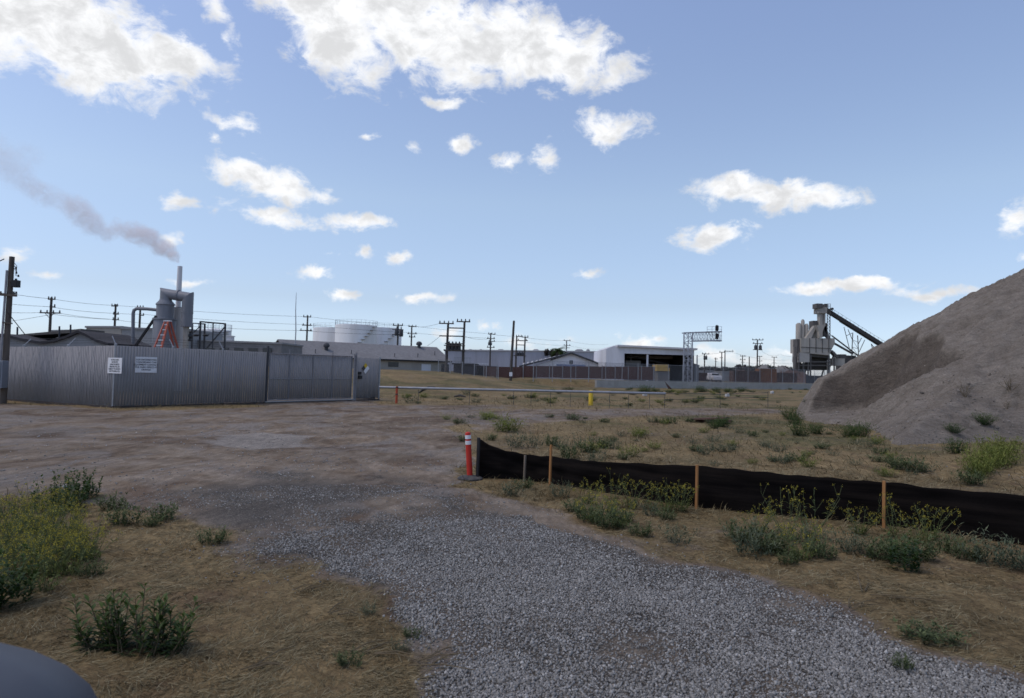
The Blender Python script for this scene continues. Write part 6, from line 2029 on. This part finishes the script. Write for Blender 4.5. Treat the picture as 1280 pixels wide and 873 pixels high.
# ------------------------------------------------------------------ scrap yard and far background
def container(px0, px1, py0, d, m_, label, ribs=10, dep=2.5, name='container'):
    a = W(px0, py0, d); b = W(px1, py0, d); zb = h1((a.x + b.x) / 2, d)
    t = thing(name, label, 'container', Vector(((a.x + b.x) / 2, d, zb)))
    s = MB(); s.box(((a.x + b.x) / 2, d + dep / 2, (a.z + zb) / 2), (b.x - a.x, dep, a.z - zb)); s.build('body', m_, t)
    s = MB()
    for k in range(ribs + 1): s.box((a.x + (b.x - a.x) * k / ribs, d - .06, (a.z + zb) / 2), (.14, .12, a.z - zb))
    s.box(((a.x + b.x) / 2, d - .07, a.z - .08), (b.x - a.x + .14, .14, .18)); s.build('side_rib', m_, t)
    return t
container(917, 950, 463.5, 128, m_rust2, 'brown open scrap container left of the orange rusty one', 8)
container(949.5, 970, 461, 130, m_rust, 'orange rusty scrap container at the foot of the pole with two transformers', 6)
container(971, 996, 466, 150, m_rust2, 'dark brown container between orange scrap container and mixing plant', 7)
container(868, 898, 466, 132, m_rust2, 'dark reddish stack behind the chain link right of the signal gantry', 9, name='brick_stack')
def mound(label, pts, d, m_, seed, name='aggregate_mound', cat='mound'):
    """rough heap whose ridge follows the listed photo points"""
    rr = random.Random(seed); P_ = [W(x_, y_, d) for x_, y_ in pts]; V = []; n = 8
    cols_ = 40; rows = 9
    for i in range(cols_ + 1):
        f = i / cols_ * (len(P_) - 1); k = min(int(f), len(P_) - 2); p_ = P_[k].lerp(P_[k + 1], f - k); zb = .7
        for j in range(rows + 1):
            v = j / rows * 2 - 1; hh = (p_.z - zb) * (1 - abs(v)) ** .9
            V.append((p_.x + rr.uniform(-.3, .3), d + v * (p_.z - zb + .5) * 1.6, zb + hh * (1 + rr.uniform(-.06, .06))))
    Fc = [(i * (rows + 1) + j, (i + 1) * (rows + 1) + j, (i + 1) * (rows + 1) + j + 1, i * (rows + 1) + j + 1) for i in range(cols_) for j in range(rows)]
    o = np_mesh(name, V, Fc, m_, smooth=True, loc=(P_[len(P_) // 2].x, d, .7)); return tag(o, label, cat)
mound('pointed grey aggregate mound behind the orange scrap container', [(938, 466), (946, 462), (955, 455), (963, 460.5), (974, 466)], 190, m_sand2, 3)
mound('blunt grey aggregate mound left of the mixing plant', [(958, 467), (970, 460), (975, 455.8), (981, 456), (985, 460), (998, 465)], 215, m_sand2, 4)
mound('heap of dark scrap behind the brown container', [(912, 468), (918, 463), (926, 461.5), (938, 463), (948, 462), (954, 467)], 150, m_rust2, 6, 'scrap_heap', 'heap')
mound('low dark heap between the far poles and the mixing plant', [(962, 468), (975, 464), (990, 461.5), (1000, 463), (1010, 468)], 170, m_rust2, 7, 'scrap_heap', 'heap')
m_mach = mat('machine_dark', (.07, .065, .065), .8, var=.3)
for px, y0, y1 in ((921.5, 456.5, 466), (924.5, 456, 466), (931, 456.5, 466)):
    a = W(px, y1, 160); b = W(px, y0, 160); s = MB(); zb = h1(a.x, 160); s.lathe((a.x, 160, 0), [(.35, zb), (.35, b.z), (.25, b.z + .1)], 10); tag(s.build('exhaust_pipe', m_mach, loc=(a.x, 160, zb)), 'short fat dark pipe among the scrap heaps', 'pipe', 'pipes among the scrap')
# low far skyline of trees
rr = random.Random(12)
fx = []
t = None
lv = []
for i in range(5200):
    px = rr.uniform(862, 1000); v = W(px, 470, 330)
    hh = 4.6 + 2.6 * float(vnoise(px * .11, 0, 3)) + 1.3 * float(vnoise(px * .5, 0, 6))
    lv.append((Vector((v.x, 330 + rr.uniform(-6, 6), .6 + hh * rr.random() ** .6)), Vector((rr.gauss(0, 1), rr.gauss(0, 1), rr.gauss(0, .6))), 1.5, .5, .3, rr.random()))
o = leafset(lv, 'far_woodland', attr_mat('far_leaf', [(0, (.05, .055, .05)), (1, (.13, .135, .125))], transl=.2)); o['kind'] = 'stuff'
for (px0, px1, py, dd, m_, lab) in ((903, 918, 464.5, 150, m_greyw, 'pale low shed roof behind the chain link fence left of the brown container'), (868, 893, 463.5, 190, m_greyw, 'grey low far shed right of the signal gantry')):
    block('far_shed', lab, 'shed', px0, px1, py, dd, 6, m_, z0=.7)
a = W(871.5, 452, 112); 
block('side_annex', 'dark lean to against the right end of the open warehouse', 'building', 868, 873.5, 455, 109, 8, m_greyw, 457, z0=.7)
s = MB(); a = W(871.3, 456, 125); b = W(871.3, 444, 125); s.cyl((a.x, 125, .8), (a.x, 125, b.z), .12, n=8); tag(s.build('flue_pipe', m_greyw, loc=(a.x, 125, .8)), 'pale flue pipe right of the open warehouse roof', 'pipe')
# small white vehicle behind the fence
v = W(897, 475, 118); zb = h1(v.x, 118) - .12
tr = thing('parked_van', 'small white van facing the viewer behind the chain link fence right of the gantry', 'van', Vector((v.x, 118, zb)))
s = MB(); s.box((v.x, 120, zb + .8), (1.6, 4, .8)); s.box((v.x, 120.6, zb + 1.4), (1.4, 2.6, .5)); s.build('body', m_whitew, tr, bevel=.15)
s = MB(); s.box((v.x, 119.27, zb + 1.4), (1.2, .06, .36)); s.build('windscreen', m_glass, tr)
for sx in (-.7, .7):
    for sy in (118.7, 121.2): s = MB(); s.cyl((v.x + sx - .1, sy, zb + .35), (v.x + sx + .1, sy, zb + .35), .35, n=14); s.build('wheel', m_rubber, tr)
for sx in (-.6, .6): s = MB(); s.cyl((v.x + sx, 117.94, zb + .8), (v.x + sx, 118.02, zb + .8), .12, n=10); s.build('headlight', m_refl, tr)

# ------------------------------------------------------------------ pipe barrier with orange and yellow posts
ra, rb = G(474, 506), None
d0 = 35.8
rail = thing('pipe_barrier', 'long low grey pipe barrier crossing the field behind the dirt track', 'barrier', Vector((X(640, 490, d0), d0, 0)))
P_ = [(474, 484.2), (560, 486.3), (650, 488.2), (738, 490.2), (800, 491.5), (832, 492.2)]
pts = [W(x_, y_, d0) for x_, y_ in P_]
s = MB(); s.tube(pts, .065, 10); s.build('rail', m_galv, rail, smooth=True)
for px in (523, 587, 642, 664, 688, 713, 762, 786, 812, 831):
    q = W(px, 490, d0); zt = np.interp(q.x, [p_.x for p_ in pts], [p_.z for p_ in pts]); s = MB(); s.cyl((q.x, d0, h1(q.x, d0) - .1), (q.x, d0, zt), .012, n=6); s.build('rail_post', m_dark, rail)
s = MB(); q0 = W(832, 492.3, d0); q1 = W(960, 491, d0 + 5); s.tube([q0, q0.lerp(q1, .5) - Vector((0, 0, .06)), q1], .015, 6); s.tube([q0 - Vector((0, 0, .3)), q1 - Vector((0, 0, .28))], .015, 5); s.build('cable', m_dark, rail)
for f in (.5, 1): q = q0.lerp(q1, f); s = MB(); s.cyl((q.x, q.y, h1(q.x, q.y) - .1), (q.x, q.y, q.z + .1), .014, n=6); s.build('rail_post', m_dark, rail)
q = G(495.5, 504.5)
t = thing('barrier_post', 'slim orange red post at the left end of the pipe barrier', 'post', q)
s = MB(); s.cyl(q - Vector((0, 0, .1)), Vector((q.x, q.y, Z(495, 483, q.y))), .06, n=12); s.build('post', mat('post_red', (.42, .07, .03), .6, dirt=(.2, .05, .03)), t, smooth=True)
s = MB()
for z_ in (.45, .8): s.cyl(q + Vector((0, 0, z_)), q + Vector((0, 0, z_ + .06)), .066, n=12)
s.build('band', m_dark, t)
q = G(738.5, 507)
t = thing('bollard', 'yellow painted bollard at the middle of the pipe barrier', 'bollard', q)
s = MB(); zt = Z(738, 488.5, q.y); s.lathe(q - Vector((0, 0, .1)), [(.13, 0), (.13, zt - q.z + .06), (.11, zt - q.z + .1), (.04, zt - q.z + .13)], 18); s.build('post', m_yellow, t, smooth=True)
# debris
q = G(537, 492.5); s = MB(); s.tube([q + Vector((-.75, 0, .02)), q + Vector((-.5, 0, .25)), q + Vector((-.1, .05, .42)), q + Vector((.35, 0, .42)), q + Vector((.6, 0, .3))], [.06, .09, .1, .09, .05], 8); tag(s.build('tyre_strip', m_black, loc=q), 'curled black strip of tyre in the dry grass behind the pipe barrier', 'tyre strip')
q = G(575, 497); s = MB(); s.tube([q + Vector((-.4, 0, .05)), q + Vector((0, 0, .13)), q + Vector((.4, 0, .04))], [.05, .08, .04], 8); tag(s.build('branch', m_wood2, loc=q), 'short dark branch on the ground below the pipe barrier', 'branch')
q = G(895, 529); s = MB(); s.bar(q + Vector((-.75, .5, .1)), q + Vector((.35, -.25, .22)), .5, .06); s.bar(q + Vector((-.6, .6, .04)), q + Vector((.5, -.3, .1)), .12, .1); tag(s.build('plank', mat('rust_plank', (.12, .07, .055), .9, var=.3), loc=q), 'rusty brown plank lying tilted in the field beside a dark weed', 'plank')
q = W(836, 484, 90); q.z = h1(q.x, 90) ; s = MB(); s.prism([q + Vector((-.5, 0, 1.0)), q + Vector((.5, 0, 0)), q + Vector((0, 0, 0))], (0, .15, 0)); tag(s.build('steel_plate', m_rust2, loc=q), 'dark triangular plate leaning on the concrete wall', 'plate')
for px, py, lab in ((806, 496, 'pale box lying under the right end of the pipe barrier'), (909, 496.5, 'white bag on the ground left in the far field'), (965, 493, 'white bag on the ground near the concrete wall')):
    q = G(px, py); s = MB(); s.box(q + Vector((0, 0, .17)), (.34, .26, .26), rz=.4); s.box(q + Vector((.07, 0, .3)), (.15, .15, .1), rz=.9); tag(s.build('litter', mat('bag_white', (.5, .49, .48), .7), loc=q, bevel=.09), lab, 'litter')
q = G(1276, 488) if False else None
# dark flat gate wheel base beside gate
q = C3 + Vector((-.6, -.55, 0)); q.z = h1(q.x, q.y); s = MB(); s.bar(q + Vector((-.5, 0, .1)), q + Vector((.5, .1, .12)), .12, .1); s.bar(q + Vector((-.3, -.1, .2)), q + Vector((.2, .1, .22)), .1, .1); tag(s.build('wood_scrap', m_wood2, loc=q), 'dark wood scraps on the ground at the right end of the grey fence', 'wood')
# dirt hump with brush at the pile foot
# ------------------------------------------------------------------ smoke
pp_ = [(222, 327, 3.2), (217, 320, 8), (208, 311, 12), (196, 303, 14.5), (183, 296, 16), (168, 291, 15), (150, 287, 15), (132, 291, 14), (117, 280, 17), (103, 268, 20), (93, 259, 20), (75, 250, 16), (55, 243, 20), (40, 234, 18), (25, 222, 22), (12, 205, 28), (-10, 195, 36), (35, 195, 22), (-40, 180, 45)]
d = 45.3
cen = [(W(x_, y_, d + k * .35), r_ * d / F) for k, (x_, y_, r_) in enumerate(pp_)]
m = bpy.data.materials.new('smoke'); nt = nodes_of(m); L = nt.links
out = N(nt, 'ShaderNodeOutputMaterial'); pv = N(nt, 'ShaderNodeVolumePrincipled'); pv.inputs['Color'].default_value = (.985, .965, .975, 1); pv.inputs['Anisotropy'].default_value = .1
L.new(pv.outputs[0], out.inputs['Volume'])
geo = N(nt, 'ShaderNodeNewGeometry')
nn1 = N(nt, 'ShaderNodeTexNoise', Scale=.95, Detail=6.0, Roughness=.62); L.new(geo.outputs['Position'], nn1.inputs['Vector'])
ws = N(nt, 'ShaderNodeVectorMath', _operation='SUBTRACT'); L.new(nn1.outputs['Color'], ws.inputs[0]); ws.inputs[1].default_value = (.5, .5, .5)
wm = N(nt, 'ShaderNodeVectorMath', _operation='SCALE'); wm.inputs['Scale'].default_value = 1.3; L.new(ws.outputs[0], wm.inputs[0])
wa = N(nt, 'ShaderNodeVectorMath', _operation='ADD'); L.new(geo.outputs['Position'], wa.inputs[0]); L.new(wm.outputs[0], wa.inputs[1])
acc = None
for i, (c, r_) in enumerate(cen):
    src = wa.outputs[0] if i > 2 else geo.outputs['Position']
    ds_ = N(nt, 'ShaderNodeVectorMath', _operation='DISTANCE'); L.new(src, ds_.inputs[0]); ds_.inputs[1].default_value = c[:]
    mr = N(nt, 'ShaderNodeMapRange', _interpolation_type='SMOOTHSTEP')
    mr.inputs['From Min'].default_value = r_ * 1.15; mr.inputs['From Max'].default_value = r_ * .45
    mr.inputs['To Min'].default_value = 0; mr.inputs['To Max'].default_value = [6, 5.5, 4.2, 3.0, 2.3, 1.6, 1.3, .8, .95, .85, .6, .35, .42, .32, .26, .2, .15, .13, .12][i]
    L.new(ds_.outputs['Value'], mr.inputs['Value'])
    if acc is None: acc = mr.outputs['Result']
    else:
        mx = N(nt, 'ShaderNodeMath', _operation='MAXIMUM'); L.new(acc, mx.inputs[0]); L.new(mr.outputs['Result'], mx.inputs[1]); acc = mx.outputs[0]
nn2 = N(nt, 'ShaderNodeTexNoise', Scale=1.8, Detail=6.0, Roughness=.65); L.new(geo.outputs['Position'], nn2.inputs['Vector'])
mr2 = N(nt, 'ShaderNodeMapRange', _interpolation_type='SMOOTHSTEP'); mr2.inputs['From Min'].default_value = .36; mr2.inputs['From Max'].default_value = .58; mr2.inputs['To Min'].default_value = .05; mr2.inputs['To Max'].default_value = 1.15
L.new(nn2.outputs['Fac'], mr2.inputs['Value'])
mu = N(nt, 'ShaderNodeMath', _operation='MULTIPLY'); L.new(acc, mu.inputs[0]); L.new(mr2.outputs['Result'], mu.inputs[1]); L.new(mu.outputs[0], pv.inputs['Density'])
s = MB(); main = [c for k, (c, r_) in enumerate(cen) if k != 17]; rad_ = [r_ * 1.5 + .25 for k, (c, r_) in enumerate(cen) if k != 17]
rad_[0] = .24; rad_[1] = .5
rad_[-1] *= .9; rad_[-2] *= 1.3; rad_[-3] *= 1.25
main.insert(0, main[0] - Vector((0, 0, .12))); rad_.insert(0, .12)
s.tube(main, rad_, 16); sm_ = s.build('smoke', m, loc=main[0]); sm_['kind'] = 'stuff'

# ------------------------------------------------------------------ the grey car at the viewer's left
cx = -1.95
CY = .31
m_car = mat('car_paint', (.062, .068, .085), .5, var=.03, bump=0, spec=.25)
car = thing('parked_car', 'grey car bonnet corner out of focus at the lower left picture corner', 'car', Vector((cx, -.6, 0)))
def sect(y, w, z0, z1, rtop, n=28, pw=3.2):
    out_ = []; y = y + CY
    for k in range(n):
        t_ = 2 * math.pi * k / n; c_, s_ = math.cos(t_), math.sin(t_)
        xx = w * math.copysign(abs(c_) ** (2 / pw), c_); zz = (z0 + z1) / 2 + (z1 - z0) / 2 * math.copysign(abs(s_) ** (2 / pw), s_)
        out_.append(Vector((cx + xx, y, zz)))
    return out_
def loft(secs):
    s = MB(); n = len(secs[0]); vs = [v for q in secs for v in q]; fs = []
    for i in range(len(secs) - 1):
        for k in range(n): fs.append((i * n + k, i * n + (k + 1) % n, (i + 1) * n + (k + 1) % n, (i + 1) * n + k))
    fs += [tuple(range(n - 1, -1, -1)), tuple(range((len(secs) - 1) * n, len(secs) * n))]
    s.add(vs, fs); return s
s = loft([sect(1.78, .55, .5, .75, 0), sect(1.74, .74, .36, .88, 0), sect(1.62, .86, .3, .98, 0), sect(1.4, .92, .28, 1.06, 0), sect(1.0, .945, .26, 1.1, 0), sect(.3, .95, .25, 1.15, 0), sect(-1, .95, .25, 1.16, 0), sect(-2.3, .95, .26, 1.16, 0), sect(-2.8, .9, .34, 1.12, 0), sect(-2.95, .75, .45, .9, 0)])
s.build('body', m_car, car, smooth=True)
s = loft([sect(.5, .70, 1.0, 1.12, 0), sect(.1, .76, 1.0, 1.36, 0), sect(-.4, .74, 1.0, 1.66, 0), sect(-1.2, .74, 1.0, 1.70, 0), sect(-2.2, .72, 1.0, 1.64, 0), sect(-2.7, .66, 1.0, 1.2, 0)]); s.build('cabin', m_glass, car, smooth=True)
s = loft([sect(-.3, .62, 1.62, 1.69, 0), sect(-1.2, .66, 1.66, 1.725, 0), sect(-2.2, .6, 1.6, 1.67, 0)]); s.build('roof', m_car, car, smooth=True)
for sx in (-1, 1):
    for sy in (1.02 + CY, -1.9 + CY):
        s = MB(); s.cyl((cx + sx * .78, sy, .33), (cx + sx * .97, sy, .33), .33, n=24); w_o = s.build('wheel', m_rubber, car, smooth=True)
        s = MB(); s.cyl((cx + sx * .95, sy, .33), (cx + sx * .985, sy, .33), .2, n=20); s.build('rim', m_galv, w_o)
    s = MB(); s.lathe((cx + sx * .62, 1.56 + CY, .66), [(.06, 0), (.15, .05), (.14, .12), (.05, .16)], 14); s.build('headlight', m_black, car, smooth=True)
    s = MB(); s.box((cx + sx * 1.04, .2 + CY, 1.16), (.2, .12, .15)); s.build('wing_mirror', m_car, car, bevel=.04)
s = MB(); s.box((cx, 1.76 + CY, .45), (1.2, .08, .16)); s.build('bumper_grille', m_black, car, bevel=.03)
